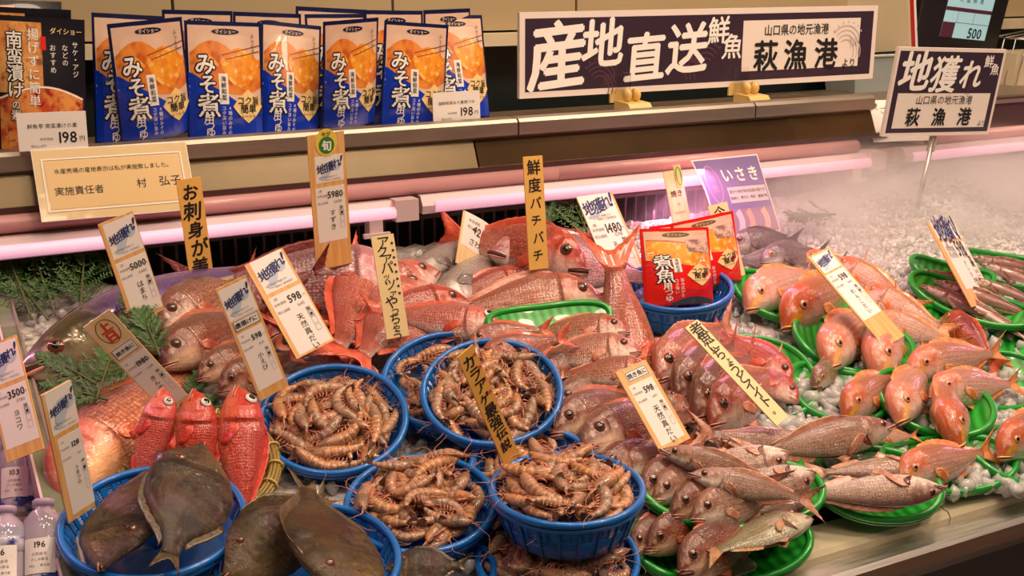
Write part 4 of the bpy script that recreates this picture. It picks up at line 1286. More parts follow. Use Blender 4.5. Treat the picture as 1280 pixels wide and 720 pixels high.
# --- five heads on the long near tray
A((768, 590), (870, 566), .050, .045, 'bream head first at the near end of the long tray', 'madai', 'pale', 1, 30, var=0)
A((796, 615), (900, 575), .056, .045, 'bream head with dark eye, second on the long tray', 'madai', 'madai_dark', 1, 35, var=0)
A((815, 620), (908, 588), .056, .046, 'bream head with silver cheek, third on the long tray', 'madai', 'pale', 1, 35, var=0)
A((836, 639), (945, 606), .056, .046, 'bream head with red lips, fourth on the long tray', 'madai', 'madai_dark', 1, 33, var=0)
A((864, 644), (968, 618), .058, .046, 'bream head with rounded brow, fifth on the long tray', 'madai', 'pale', 1, 33, var=0)
# --- the lowest tray
A((786, 688), (858, 640), .030, .030, 'dark bream head first on the lowest tray', 'madai', 'madai_dark', 1, 45, var=0)
A((806, 684), (900, 640), .036, .030, 'round eyed bream second on the lowest tray', 'madai', 'madai_dark', 1, 40, var=0)
A((846, 712), (950, 656), .036, .030, 'open mouthed bream lowest of all on the bottom tray', 'madai', 'madai_dark', 1, 30, var=0, mouth_open=.9)
A((1010, 646), (898, 688), .052, .046, 'greenish bream belly up at the end of the bottom tray', 'madai', 'dim', -1, -10, var=0, **G_)
# --- left end
A((24, 462), (345, 335), .045, .045, 'large yellowtail with painted purple sheen behind the leaning tags', 'hamachi', 'hamachi', 1, 30, var=0, name='yellowtail', bend=-.1, tailfin=False, dorsal=False)
A((196, 408), (312, 345), .060, .055, 'dark red bream head below the orange strip, topmost of the group', 'madai', 'madai_dark', 1, 25, var=0)
A((200, 452), (318, 392), .066, .055, 'dark red bream with shining eye, second below the orange strip', 'madai', 'madai_dark', 1, 28, var=0)
A((246, 470), (345, 432), .056, .050, 'dark bream tucked under the second bream beside the small shrimp tag', 'madai', 'madai_dark', 1, 30, var=0)
A((272, 486), (362, 446), .060, .050, 'dark bream with pale lip at the foot of the small shrimp tag', 'madai', 'madai_dark', 1, 40, var=0)
A((60, 615), (250, 452), .034, .036, 'large golden red fish with rows of scales beneath the round stamped tag', 'kidai', 'golden', 1, 12, var=0, name='alfonsino', eye='yellow')
A((208, 486), (172, 620), .105, .030, 'vivid red fish standing head up, first of three', 'rock', 'red', 1, 2, var=0, name='red_rockfish', eye='white')
A((246, 488), (246, 640), .108, .030, 'vivid red fish standing head up, middle of three', 'rock', 'red', 1, 3, var=0, name='red_rockfish', eye='white')
A((300, 484), (304, 650), .105, .030, 'vivid red fish at the bamboo rim, last of three', 'rock', 'red', 1, 2, var=0, name='red_rockfish', eye='white')
# --- filefish
FK = dict(dorsal_h=.022, tail_h=.10, pect=False)
A((122, 712), (202, 576), .074, .074, 'brown filefish with open eye in the blue bowl, tail pointing up', 'filefish', 'filefish', -1, 8, var=0, name='filefish', bend=0, **FK)
A((256, 556), (212, 693), .100, .088, 'brown filefish with reddish patch lying head up in the blue bowl', 'filefish', 'filefish', -1, 8, var=0, name='filefish', bend=0, **FK)
A((282, 722), (400, 625), .065, .070, 'filefish half hidden at the side of the second blue bowl', 'filefish', 'filefish_olive', 1, 10, var=0, name='filefish', bend=0, **FK)
A((452, 758), (384, 612), .088, .085, 'round olive brown filefish on top in the second blue bowl', 'filefish', 'filefish_olive', 1, 10, var=0, name='filefish', bend=0, **FK)
A((482, 712), (574, 706), .050, .050, 'filefish in the blue bowl half hidden under the shrimp baskets', 'filefish', 'filefish', 1, 10, var=0, name='filefish', bend=0, **FK)
# --- slim mauve fish on the boat shaped trays
for n, t, hn, ht, lab, roll in [((1152, 358), (1272, 408), .040, .034, 'slim mauve fish along the near side of the boat tray', 30),
                                ((1170, 352), (1285, 392), .046, .038, 'slim mauve fish lying uppermost on the boat tray', 55),
                                ((1150, 338), (1240, 362), .036, .030, 'slim brown fish on the rear boat tray behind the tag', 40),
                                ((1215, 348), (1300, 380), .048, .040, 'slim mauve fish on the boat tray just past the tag foot', 40),
                                ((1225, 330), (1320, 362), .042, .036, 'pinkish slim fish on the tray at the misty edge', 40),
                                ((1212, 322), (1310, 340), .036, .034, 'pinkish slim fish farthest back at the misty edge', 40),
                                ((1180, 366), (1290, 420), .036, .030, 'pale bellied slim fish under the others on the boat tray', 0)]:
    A(n, t, hn, ht, lab, 'goby', 'goby', 1, roll, var=0, name='slim_fish', bend=.15)

# ================================================================== green trays
def tray(l, r, half, hl, hr, label, tilt=5, depth=.018, lift=.012, k=1.0):
    P, Q = at(*l, hl), at(*r, hr)
    x = Q - P; a = np.linalg.norm(x) / 2; x = unit(x)
    c = (P + Q) / 2
    n_ = unit(BN - x * np.dot(BN, x))
    toward = unit(np.cross(x, n_))
    if toward[1] > 0: toward = -toward
    n_ = unit(math.cos(math.radians(tilt)) * n_ + math.sin(math.radians(tilt)) * toward)
    y = np.cross(n_, x)
    t = thing('fish_tray', label, 'tray', frame(c, x, y, n_))
    nr, na = 9, 48
    def pt(rr, an):
        ca, sa = math.cos(an), math.sin(an)
        ca2 = np.sign(ca) * abs(ca) ** .8; sa2 = np.sign(sa) * abs(sa) ** .9
        return np.array([a * rr * ca2, half * rr * sa2, -depth * (1 - rr ** 3) + lift * rr * rr * ca2 * ca2])
    V = [pt(0, 0)]; F = []
    for i in range(1, nr + 1):
        V += [pt(i / nr, 2 * math.pi * j / na) for j in range(na)]
    for j in range(na): F.append((0, 1 + j, 1 + (j + 1) % na))
    for i in range(nr - 1):
        for j in range(na): F.append((1 + i * na + j, 1 + (i + 1) * na + j, 1 + (i + 1) * na + (j + 1) % na, 1 + i * na + (j + 1) % na))
    o = len(V); V += [v - np.array([0, 0, .002]) for v in V]; F += [tuple(reversed([q + o for q in f])) for f in F]
    mobj('dish', V, F, M['green_dish'], t)
    rim = [pt(1.0, 2 * math.pi * j / 64) for j in range(64)]
    v, f = tube(rim, .0042, 8, True)
    mobj('rim', v, f, M['green'], t)
    v, f = tube([q * np.array([1.012, 1.02, 1]) - np.array([0, 0, .004]) for q in rim], .0028, 6, True)
    mobj('skirt', v, f, M['green'], t)
    return t


gd = NT('green_dish_plastic')
wv = gd.n('ShaderNodeTexWave', {'Vector': gd.objco(), 'Scale': 26.0}, bands_direction='X')
gd.P(Base_Color=gd.mix(wv.outputs[1], S(18, 128, 36), S(52, 180, 60)), Roughness=.3, Coat_Weight=.4)
M['green_dish'] = gd.mat
tray((915, 362), (1062, 382), .062, .030, .030, 'green oval tray under two orange breams beside the red pouches')
tray((992, 424), (1137, 440), .060, .030, .030, 'green oval tray carrying two orange breams below the long wooden tag')
tray((985, 478), (1108, 508), .055, .018, .018, 'green oval tray with a single orange bream above the handwritten strip end')
tray((1094, 490), (1238, 520), .060, .032, .032, 'green oval tray with two downward looking orange breams at the front end')
tray((1138, 352), (1292, 408), .045, .032, .032, 'boat shaped green tray heaped with slim mauve fish', depth=.016)
tray((1137, 332), (1240, 356), .035, .026, .026, 'small green tray with brown slim fish behind the boat tray')
tray((1195, 328), (1340, 350), .05, .02, .02, 'green tray in the mist at the far edge')
tray((858, 470), (1010, 468), .085, .018, .018, 'wide green tray under the breams and the long handwritten strip')
tray((800, 624), (1020, 612), .050, .044, .038, 'long green tray holding a row of five bream heads', tilt=4)
tray((788, 694), (1004, 670), .050, .010, .012, 'lowest green tray at the bottom with three bream heads')
tray((1000, 600), (1165, 606), .060, .024, .020, 'green tray under the gutted breams at the white rim')
tray((1105, 590), (1258, 572), .045, .018, .018, 'green tray with the golden headed bream against the rim')
tray((1165, 480), (1300, 470), .060, .022, .022, 'green tray under the whole orange breams at the far edge')
tray((1140, 400), (1300, 440), .055, .015, .015, 'green tray just below the boat shaped tray, under the red brown back')
tray((1215, 580), (1330, 560), .05, .018, .018, 'green tray at the very edge under the cut off bream')
tray((608, 414), (758, 396), .028, .084, .084, 'light green ribbed plate tucked between the big breams and small breams', tilt=20, depth=.003)

# ================================================================== blue baskets
def basket_frame(cx, cy, w, h, tilt):
    c = at(cx, cy, h)
    R = w / 2 * pxm(c)
    toward = unit(np.array([CAM_LOC[0] - c[0], CAM_LOC[1] - c[1], 0]))
    n_ = unit(math.cos(math.radians(tilt)) * np.array([0, 0, 1.0]) + math.sin(math.radians(tilt)) * toward)
    x = unit(np.cross(np.array([0, 1.0, 0]), n_)); y = np.cross(n_, x)
    return c, R, x, y, n_


def basket(cx, cy, w, h, tilt, label, depth=.5, solid=False):
    c, R, x, y, n_ = basket_frame(cx, cy, w, h, tilt)
    t = thing('blue_basket', label, 'basket', frame(c, x, y, n_), 'blue plastic baskets on the ice')
    D = R * depth; rb = R * .80
    rr = lambda z: R + (rb - R) * (-z / D) ** 1.0
    ring = lambda r, z, n=72: [(r * math.cos(2*math.pi*i/n), r * math.sin(2*math.pi*i/n), z) for i in range(n)]
    rim = MB(); rim.tube(ring(R, 0), .0036, 10, True); rim.tube(ring(R * 1.0, -.006), .0026, 6, True)
    rim.obj('rim', M['blue'], t, True)
    # slotted upper band: flat uprights and hoops you can look through
    z0, z1 = -.004, -D * .52
    up = MB(); n = 44
    for i in range(n):
        a = 2 * math.pi * i / n; da = .020 if i % 2 else .040
        v = []
        for z in (z0, z1):
            for s_, o in ((-1, .0), (1, .0), (1, -.0022), (-1, -.0022)):
                r = rr(z) + o
                v.append((r * math.cos(a + s_ * da), r * math.sin(a + s_ * da), z))
        up.add(v, [(0, 1, 2, 3), (7, 6, 5, 4), (0, 4, 5, 1), (1, 5, 6, 2), (2, 6, 7, 3), (3, 7, 4, 0)])
    nh = 7
    for k in range(1, nh):
        z = z0 + (z1 - z0) * k / nh
        up.tube(ring(rr(z) - .001, z, 60), .0007, 5, True)
    o = up.obj('slotted_wall', M['blue'], t); o['kind'] = 'stuff'
    # solid lower wall with ribs, and floor
    V, F = [], []
    prof = [(rr(z1), z1), (rr(-D * .75), -D * .75), (rb, -D * .97), (rb * .96, -D), (0.001, -D), (0.001, -D + .002), (rb * .94, -D + .002), (rb - .002, -D * .95), (rr(z1) - .002, z1)]
    m = 60
    for r, z in prof: V += ring(r, z, m)
    for i in range(len(prof)):
        j = (i + 1) % len(prof)
        for k in range(m): F.append((i * m + k, j * m + k, j * m + (k + 1) % m, i * m + (k + 1) % m))
    mobj('bowl', V, F, M['blue'], t, True)
    ribs = MB()
    for i in range(22):
        a = 2 * math.pi * (i + .25) / 22
        ribs.tube([((rr(z) + .0008) * math.cos(a), (rr(z) + .0008) * math.sin(a), z) for z in (-.004, -D * .5, -D * .96)], .0014, 5)
    o = ribs.obj('outer_ribs', M['blue'], t, True); o['kind'] = 'stuff'
    return t, R, D


# ------------------------------------------------------------------ shrimps
sm = NT('shrimp_shell')
n1, n2 = sm.noise(5, 4), sm.noise(26, 3)
seg = sm.attr('su')
rnd = sm.n('ShaderNodeObjectInfo').outputs['Random']
c = sm.mix(sm.ss(n1, .35, .65), S(136, 102, 70), S(190, 136, 100))
c = sm.mix(sm.math('MULTIPLY', sm.ss(n2, .5, .7), .55), c, S(104, 74, 56))
c = sm.mix(sm.math('MULTIPLY', sm.ss(seg, .5, 1.0), .7), c, S(226, 182, 150))
hs = sm.n('ShaderNodeHueSaturation', {'Value': sm.math('MULTIPLY_ADD', rnd, .45, .8), 'Saturation': sm.math('MULTIPLY_ADD', rnd, .3, .85), 'Color': c})
sm.P(Base_Color=hs.outputs[0], Roughness=.28, Coat_Weight=.8, Coat_Roughness=.12, Subsurface_Weight=.25, Subsurface_Radius=(.02, .012, .008), Subsurface_Scale=.3)
sm.bump(sm.noise(40, 3), .3, .01)
M['shrimp'] = sm.mat
M['shrimp_leg'] = flat('shrimp_leg', S(214, 140, 110), .35, coat=.4, var=.2, vscale=8)
M['shrimp_feeler'] = flat('shrimp_feeler', S(226, 160, 130), .35)
M['shrimp_tail'] = flat('shrimp_tail_fan', S(120, 76, 56), .3, coat=.6, var=.3, vscale=10)


def shrimp_parts(curl, seed, headless=False):
    rg = np.random.default_rng(seed)
    N = 46
    s = np.linspace(0, 1, N)
    # heading along the body, lying on its side in the xy plane
    ang = np.where(s < .34, .25 * s, .085 + curl * ((s - .34) / .66) ** 1.25)
    d = np.stack([np.cos(ang), -np.sin(ang), 0 * s], 1) / N
    P = np.cumsum(d, 0); P -= P.mean(0)
    P[:, 2] = .03 * np.sin(s * 5 + seed)
    r = np.interp(s, [0, .04, .12, .30, .36, .6, .85, .95, 1], [.020, .048, .086, .118, .112, .100, .066, .046, .030])
    ab = s > .33
    k = ((s - .33) / .67 * 6.2) % 1
    r = np.where(ab, r * (1.09 - .17 * k), r)
    out = []
    def body(nm, a, b):
        v, f = tube(P[a:b], r[a:b], 12, flat=.86)
        su = np.repeat(np.where(s[a:b] > .33, k[a:b], .2), 12)
        out.append((nm, mesh('shrimp_' + nm, v, f, M['shrimp'], True, None, {'su': su})))
    body('carapace', 0, 17); body('abdomen', 15, N)
    T_ = d / np.linalg.norm(d, axis=1)[:, None]
    inner = np.stack([T_[:, 1], -T_[:, 0], 0 * s], 1)
    e = P[-1]; t = T_[-1]; w = np.array([0, 0, 1.0]); q = inner[-1]
    tf = MB()
    for a in (-.7, -.3, .15, .6):
        dr = unit(t + a * .75 * w + .15 * q)
        sd = unit(np.cross(dr, q))
        pts = [e + dr * x for x in np.linspace(0, .17, 6)]
        G = [[p - sd * wd, p + sd * wd] for p, wd in zip(pts, (.006, .02, .03, .033, .028, .012))]
        tf.add(*slab(G, q, .007))
    out.append(('tail_fan', tf.obj('x', M['shrimp_tail'])))
    lg = MB()
    for i in range(5):
        j = 6 + i * 2
        for z in (-.03, .03):
            b = P[j] + inner[j] * r[j] * .7 + w * z
            x = rg.uniform(-.06, .10)
            lg.tube([b, b + inner[j] * .08 + T_[j] * (x * .4) + w * z, b + inner[j] * .12 + T_[j] * (x + .06) + w * z * 1.6, b + inner[j] * .14 + T_[j] * (x + .12) + w * z], [.010, .009, .007, .003], 5)
    for i in range(5):
        j = 18 + i * 4
        for z in (-.02, .02):
            b = P[j] + inner[j] * r[j] * .8 + w * z
            lg.tube([b, b + inner[j] * .05 + T_[j] * .01, b + inner[j] * .085 + T_[j] * .04], [.012, .012, .004], 5)
    o = lg.obj('x', M['shrimp_leg'], None, True); o['kind'] = 'stuff'
    out.append(('legs', o))
    an = MB()
    for z in (-1, 1):
        a0 = P[1]
        pts = [a0 + np.array([-.02, .01, z * .01])]
        hd = math.pi + rg.uniform(-.5, .5)
        for i in range(9):
            hd += rg.uniform(-.35, .35) + .16 * z
            pts.append(pts[-1] + np.array([math.cos(hd), math.sin(hd), rg.uniform(-.05, .12) * (i < 5)]) * .07)
        an.tube(pts, np.linspace(.006, .002, len(pts)), 4)
    an.tube([P[0] + np.array([.02, .02, 0]), P[0] + np.array([-.06, .03, .0]), P[0] + np.array([-.13, .06, 0])], [.014, .009, .002], 5)
    out.append(('feelers', an.obj('x', M['shrimp_feeler'], None, True)))
    ey = MB()
    for z in (-1, 1):
        c = P[3] + np.array([-.02, .03, z * .036])
        ey.tube([c + w * z * -.012, c, c + w * z * .010, c + w * z * .016], [.010, .018, .014, .003], 8)
    out.append(('eyes', ey.obj('x', M['pupil'], None, True)))
    R = []
    for nm, m in out:
        if isinstance(m, bpy.types.Object):
            me = m.data; me.name = 'shrimp_' + nm; bpy.data.objects.remove(m); m = me
        R.append((nm, m))
    return R, P, r


SHR = [shrimp_parts(c_, i) for i, c_ in enumerate((1.0, 1.5, 2.0, .5, 2.5, 1.2, 1.8, .8))]


def fill_basket(t, R, D, n, where, zfill=.45, size=.055, seed=0, rin=.97):
    """drop shrimps one by one on a height field inside the basket"""
    rg = np.random.default_rng(seed)
    cell = .0022; M_ = int(R / cell) + 2
    gx = (np.arange(-M_, M_ + 1)) * cell
    X, Y = np.meshgrid(gx, gx, indexing='ij')
    Hm = -D * zfill + .010 * (1 - (X * X + Y * Y) / R ** 2)
    Mw = t.matrix_world.copy()
    lab = 'small brown shrimp in the blue basket ' + where
    for i in range(n):
        k = int(rg.integers(len(SHR))); parts, P, r = SHR[k]
        L = size * rg.uniform(.85, 1.2)
        rad = (R * rin - .45 * L * .5) * math.sqrt(rg.uniform(0, 1))
        best = None
        for tr_ in range(10):
            a, b, fl = rg.uniform(0, 2*np.pi), rg.uniform(0, 2*np.pi), rg.choice([-1, 1])
            ca, sa = math.cos(a), math.sin(a)
            Q = P * L
            Q = np.stack([Q[:, 0], Q[:, 1] * fl], 1) @ np.array([[ca, sa], [-sa, ca]]) + rad * np.array([math.cos(b), math.sin(b)])
            if np.hypot(Q[:, 0], Q[:, 1]).max() > R * .93: continue
            ix = np.clip(np.round(Q / cell).astype(int) + M_, 0, 2 * M_)
            z = np.sort(Hm[ix[:, 0], ix[:, 1]])
            zc = z[int(len(z) * .55)]
            if best is None or zc < best[0]: best = (zc, a, b, fl, ix, Q)
        if best is None: continue
        zc, a, b, fl, ix, Q = best
        rr_ = .105 * L
        # upload the height field
        for (p, rr2) in zip(Q[::2], r[::2] * L):
            i0, j0 = np.round(p / cell).astype(int) + M_; w = int(rr2 / cell) + 1
            sl = (slice(max(0, i0 - w), i0 + w + 1), slice(max(0, j0 - w), j0 + w + 1))
            Hm[sl] = np.maximum(Hm[sl], zc + rr_ * .85)
        loc = Matrix.Translation((rad * math.cos(b), rad * math.sin(b), zc + rr_ * .62))
        rot = Matrix.Rotation(a, 4, 'Z') @ Matrix.Rotation(rg.uniform(-.28, .28), 4, 'X') @ Matrix.Rotation(rg.uniform(-.22, .22), 4, 'Y')
        if fl < 0: rot = rot @ Matrix.Rotation(math.pi, 4, 'X')
        o = thing('shrimp', lab, 'shrimp', Mw @ loc @ rot @ Matrix.Scale(L, 4), 'shrimps in the blue basket ' + where)
        for nm, me in parts:
            q = link(nm, me, o)
            if nm == 'legs': q['kind'] = 'stuff'


BK = [
    # cx, cy, w, h, tilt, depth, n shrimps, where, label, zfill
    (417, 522, 180, .050, 26, .50, 52, 'beside the vivid red fish', 'blue basket of shrimps beside the vivid red fish', .50),
    (566, 474, 172, .060, 24, .55, 28, 'rear of the leaning pair', 'blue basket of shrimps, rear one of the leaning pair', .5),
    (615, 488, 172, .085, 28, .50, 50, 'front of the leaning pair, with the mustard strip', 'blue basket of shrimps with a mustard handwritten strip stuck in it', .50),
    (526, 628, 184, .045, 14, .50, 50, 'at the bottom beside the olive filefish', 'blue basket of shrimps at the bottom beside the olive filefish', .35),
    (709, 610, 188, .095, 3, .62, 60, 'stacked highest at the front', 'blue basket of shrimps stacked highest at the front', .36),
    (697, 698, 198, .030, 10, .45, 36, 'lowest, beneath the stacked basket', 'blue basket of shrimps lowest, beneath the stacked basket', .25),
    (668, 592, 162, .050, 22, .50, 22, 'wedged behind the stacked basket', 'blue basket of shrimps wedged behind the stacked basket', .30),
]
for i, (cx, cy, w, h, tl, dp, n, where, lab, zf) in enumerate(BK):
    t, R, D = basket(cx, cy, w, h, tl, lab, dp)
    fill_basket(t, R, D, n, where, zf, seed=i + 3)
basket(192, 650, 220, .060, 12, 'blue bowl holding two brown filefish', .45)
basket(386, 702, 222, .050, 12, 'blue bowl holding the round olive filefish', .45)
basket(548, 712, 140, .020, 10, 'blue bowl with a dark filefish under the shrimp baskets', .45)
basket(846, 358, 136, .055, 10, 'blue basket holding the red sauce pouches', .62)

# ------------------------------------------------------------------ red pouches in their basket
def red_pouch():
    r = thing('sauce_pouch', 'x', 'pouch', None, 'red fish sauce pouches in the blue basket')
    B = Board(r, .118, .150, .0012, bulge)
    pouch_body(B, M['pouch_red'])
    B.put('picture_ground', [colgrid(B, .04, .96, lambda u: .04, lambda u: .52)], M['pouch_beige'], .0003)
    B.put('fish_picture', [colgrid(B, .06, .96, lambda u: .17 + .12 * u * u, lambda u: .40 + .16 * u)], M['food_fillet'], .0005)
    B.put('vegetable_picture', [colgrid(B, .62, .96, lambda u: .16, lambda u: .32 + .1 * (u - .62))], food('food_greens_print', S(150, 110, 96), S(226, 190, 170), S(60, 56, 40), 60), .0006)
    B.put('red_field', [colgrid(B, .02, .98, lambda u: .40 + .16 * u, lambda u: .985)], M['pouch_red'], .0007)
    B.put('fish_picture_line', [ribbon2d([(B.W * u, B.H * (.17 + .12 * u * u - .02)) for u in np.linspace(.06, .62, 10)], .002)], M['food_sauce'], .0008)
    ch = [('煮', .24, .44, .25), ('魚', .24, .62, .24)]
    B.put('lettering_shadow', [T(B, c, u, v, k, .07) for c, u, v, k in ch], M['pouch_black'], .0010)
    B.put('lettering', [T(B, c, u, v, k, .016) for c, u, v, k in ch] + [T(B, '用', .25, .75, .12, .012), T(B, 'つ', .26, .83, .12, .012), T(B, 'ゆ', .27, .91, .11, .012), T(B, '旨み広がる', .45, .78, .06, .003, vert=True), T(B, 'コク深い', .37, .76, .06, .003, vert=True)], M['pouch_white'], .0013)
    B.put('strip_print', [colgrid(B, .36, .47, lambda u: .40, lambda u: .58, 2, 4)], M['pouch_white'], .0011)
    bx, by, br = .74, .62, .20
    B.put('badge', [poly2d([((bx + br * math.cos(a) * k) * B.W, by * B.H + br * .9 * B.W * math.sin(a) * k) for a, k in [(i * math.pi / 8, 1.05 if i % 4 == 0 else .82 if i % 2 == 0 else .86) for i in range(16)]])], M['gold_ink'], .0014)
    B.put('small_lettering', [T(B, '海鮮和菜', .415, .49, .055, .006, vert=True), T(B, 'コク旨', bx, by - .05, .10, .012), T(B, '簡単', bx, by + .015, .11, .012), T(B, 'ストレートタイプ', bx, by + .075, .045, .008)], M['ink'], .0016)
    B.put('maker_plate', [ell2d(.5 * B.W, .09 * B.H, .2 * B.W, .04 * B.W)], flat('olive_plate_print', S(110, 90, 50), .4), .0007)
    B.put('maker_lettering', [T(B, 'ダイショー', .5, .09, .055, .01)], M['gold_ink'], .0009)
    B.put('window_print', [colgrid(B, .30, .98, lambda u: .97 - .07 * math.sin((u - .30) / .68 * math.pi), lambda u: .99)], flat('pouch_window_print', S(50, 66, 70), .2, coat=.5), .0009)
    return r, B


r0, RB = red_pouch()
yb = at(846, 360, .055)[1]
for i, (tl, tr, bl, dy, lab) in enumerate([((799, 286), (885, 284), (806, 384), -.02, 'red sauce pouch in front in the blue basket'),
                                           ((838, 280), (916, 263), (850, 372), .012, 'red sauce pouch tilted behind the front one in the blue basket'),
                                           ((812, 284), (894, 272), (824, 376), .03, 'red sauce pouch rearmost in the blue basket')]):
    o = r0 if i == 0 else copy_tree(r0)
    o['label'] = lab
    place_quad(o, RB, tl, tr, bl, yb + dy + .03, yb + dy)

# ------------------------------------------------------------------ bamboo basket under the red fish
cb, Rb, x_, y_, n_ = basket_frame(248, 585, 188, .028, 22)
bb = thing('bamboo_basket', 'flat bamboo basket with bundled rim under the vivid red fish', 'basket', frame(cb, x_, y_, n_))
M['bamboo'] = flat('bamboo_strip', S(150, 126, 50), .4, var=.25, vscale=30, coat=.2)
M['bamboo_tie'] = flat('bamboo_tie', S(214, 186, 120), .5)
for k in range(8):
    a = 2 * math.pi * k / 8
    rr_, zz = Rb + .005 * math.cos(a), .005 * math.sin(a)
    v, f = tube([(rr_ * math.cos(u), rr_ * math.sin(u), zz) for u in np.linspace(0, 2*np.pi, 64, endpoint=False)], .0022, 6, True)
    mobj('rim_strip', v, f, M['bamboo'], bb)
for k in range(18):
    u = 2 * math.pi * k / 18
    v, f = tube([((Rb + .0085 * math.cos(q)) * math.cos(u), (Rb + .0085 * math.cos(q)) * math.sin(u), .0085 * math.sin(q)) for q in np.linspace(0, 2*np.pi, 14, endpoint=False)], .0012, 5, True)
    mobj('rim_tie', v, f, M['bamboo_tie'], bb)
wv_ = MB()
for k in range(-12, 13):
    q = k / 13 * Rb; l = math.sqrt(max(1e-6, Rb * Rb - q * q))
    wv_.tube([(q, u, -.022 * (1 - (u * u + q * q) / Rb ** 2) + .0012 * ((k + j) % 2 * 2 - 1)) for j, u in enumerate(np.linspace(-l, l, 15))], .002, 4)
    wv_.tube([(u, q, -.022 * (1 - (u * u + q * q) / Rb ** 2) - .0012 * ((k + j) % 2 * 2 - 1)) for j, u in enumerate(np.linspace(-l, l, 15))], .002, 4)
o = wv_.obj('woven_bottom', M['bamboo'], bb); o['kind'] = 'stuff'

# ================================================================== tags stuck in the ice
def tagboard(lab, TL, TR, BL, hb, lean=0.0, mat='wood', name='price_tag', cat='price tag', warp=None, th=.0016, piece='wood_strip'):
    Yb = float(at(*BL, hb)[1])
    return board_at(name, lab, cat, TL, TR, BL, Yb + lean, Yb, th, mat, None, piece, warp)


B = tagboard('tall wooden tag with green seal badge reading 5980', (384, 170), (430, 163), (395, 338), .092, .02)
w, h = B.W, B.H
jizakana(B, w * .16, h * .16, w * .92, h * .355)
price_block(B, w * .12, h * .39, w * .92, h * .80, '5980', '6458', 'すずき', nsz=.19)
B.put('badge', [ell2d(w * .5, h * .065, w * .30, h * .10)], M['badge_yellow'], .0005)
B.put('badge_seal', [ell2d(w * .5, h * .085, w * .21, h * .062)], M['badge_green'], .0007)
B.put('badge_lettering', [text2d('旬', w * .5, h * .088, w * .28, .03)], M['white_print'], .0009)
B.put('small_lettering', [text2d('今が', w * .5, h * .005, w * .13, .01)], M['ink'], .0008)

B = tagboard('wooden tag reading 5000 standing over the yellowtail back', (123, 281), (166, 263), (164, 406), .085, .02)
w, h = B.W, B.H
jizakana(B, w * .10, h * .02, w * .98, h * .36)
price_block(B, w * .10, h * .40, w * .98, h * .96, '5000', '5400', 'はまち', nsz=.19)

B = tagboard('orange strip with black brush writing next to the laminated notice', (222, 226), (252, 220), (238, 366), .05, .03, 'strip_yellow', 'handwritten_strip', 'sign strip', piece='board')
w, h = B.W, B.H
B.put('lettering', [text2d(c, w * .5 + q * w, h * (.12 + .165 * i), w * .78, .022, jit=.15, shear=.1) for i, (c, q) in enumerate(zip('お刺身が美味', (0, -.02, .03, .08, -.02, .0)))], M['ink'])

B = tagboard('small cropped edge tag reading 3500', (-22, 436), (22, 417), (8, 580), .05, .03)
w, h = B.W, B.H
jizakana(B, w * .06, h * .02, w * .96, h * .36)
price_block(B, w * .06, h * .40, w * .96, h * .90, '3500', '3780', 'ヨコワ', nsz=.17)

B = tagboard('slim wooden tag stuck in the rim of the blue bowl of brown filefish', (52, 494), (88, 474), (84, 655), .06, .03)
w, h = B.W, B.H
jizakana(B, w * .10, h * .0, w * 1.02, h * .32)
price_block(B, w * .20, h * .36, w * 1.02, h * .96, '128', '138', 'うまづら', nsz=.17)

B = tagboard('pale tag with red stamped oval and boxed words reading 1980', (102, 410), (135, 388), (208, 516), .07, .02, 'wood_pale')
w, h = B.W, B.H
B.put('stamp_oval', [ribbon2d([(w * .5 + w * .34 * math.cos(a), h * .14 + h * .11 * math.sin(a)) for a in np.linspace(0, 2*np.pi, 32)], w * .02)], M['ink'])
B.put('stamp_lettering', [text2d('上', w * .5, h * .095, w * .44, .03), text2d('日', w * .5, h * .19, w * .44, .03)], M['red_ink'])
B.plate('boxed_label', w * .09, h * .285, w * .91, h * .395, M['paper'], n=2)
B.put('box_frame', [outline2d(w * .10, h * .29, w * .90, h * .39, w * .016)], M['ink'])
B.put('lettering', [text2d('焼き魚に', w * .5, h * .34, w * .17, .014)], M['ink'])
price_block(B, w * .04, h * .42, w * .97, h * .97, '1980', '2138', 'きんめ', nsz=.20)

B = tagboard('front wooden tag reading 598 with boxed words, for small shrimps', (270, 362), (308, 343), (324, 502), .06, .03)
w, h = B.W, B.H
jizakana(B, w * .04, h * .02, w * .96, h * .29)
B.plate('boxed_label', w * .09, h * .296, w * .93, h * .389, M['paper'], n=2)
B.put('box_frame', [outline2d(w * .10, h * .30, w * .92, h * .385, w * .016)], M['ink'])
B.put('lettering', [text2d('唐揚げに', w * .5, h * .342, w * .185, .014)], M['ink'])
price_block(B, w * .08, h * .41, w * .92, h * .92, '598', '645', '小えび', nsz=.20)

B = tagboard('wooden tag reading 598 for wild bream, just behind the small shrimp tag', (304, 332), (352, 311), (372, 448), .07, .03)
w, h = B.W, B.H
jizakana(B, w * .12, h * .0, w * .94, h * .34)
price_block(B, w * .10, h * .38, w * .96, h * .98, '598', '645', '天然真だい', nsz=.20)

B = tagboard('cream strip handwritten in katakana standing among the red snappers', (463, 296), (491, 292), (484, 424), .07, .03, 'strip_cream', 'handwritten_strip', 'sign strip', piece='board')
w, h = B.W, B.H
B.put('lettering', [text2d(c, w * (.5 + q), h * (.07 + .083 * i), w * k, .008, jit=.12) for i, (c, q, k) in enumerate(zip('アクアパッツァやっちゃう', (0, -.1, .05, 0, -.1, 0, .1, -.05, .05, 0, 0, 0), (.62, .6, .6, .62, .4, .6, .4, .66, .4, .62, .4, .5)))], M['ink'])
B.put('blue_dots', [ell2d(w * .86, h * (.09 + .07 * i), w * .06, w * .06, 10) for i in range(8)], M['navy_ink'])

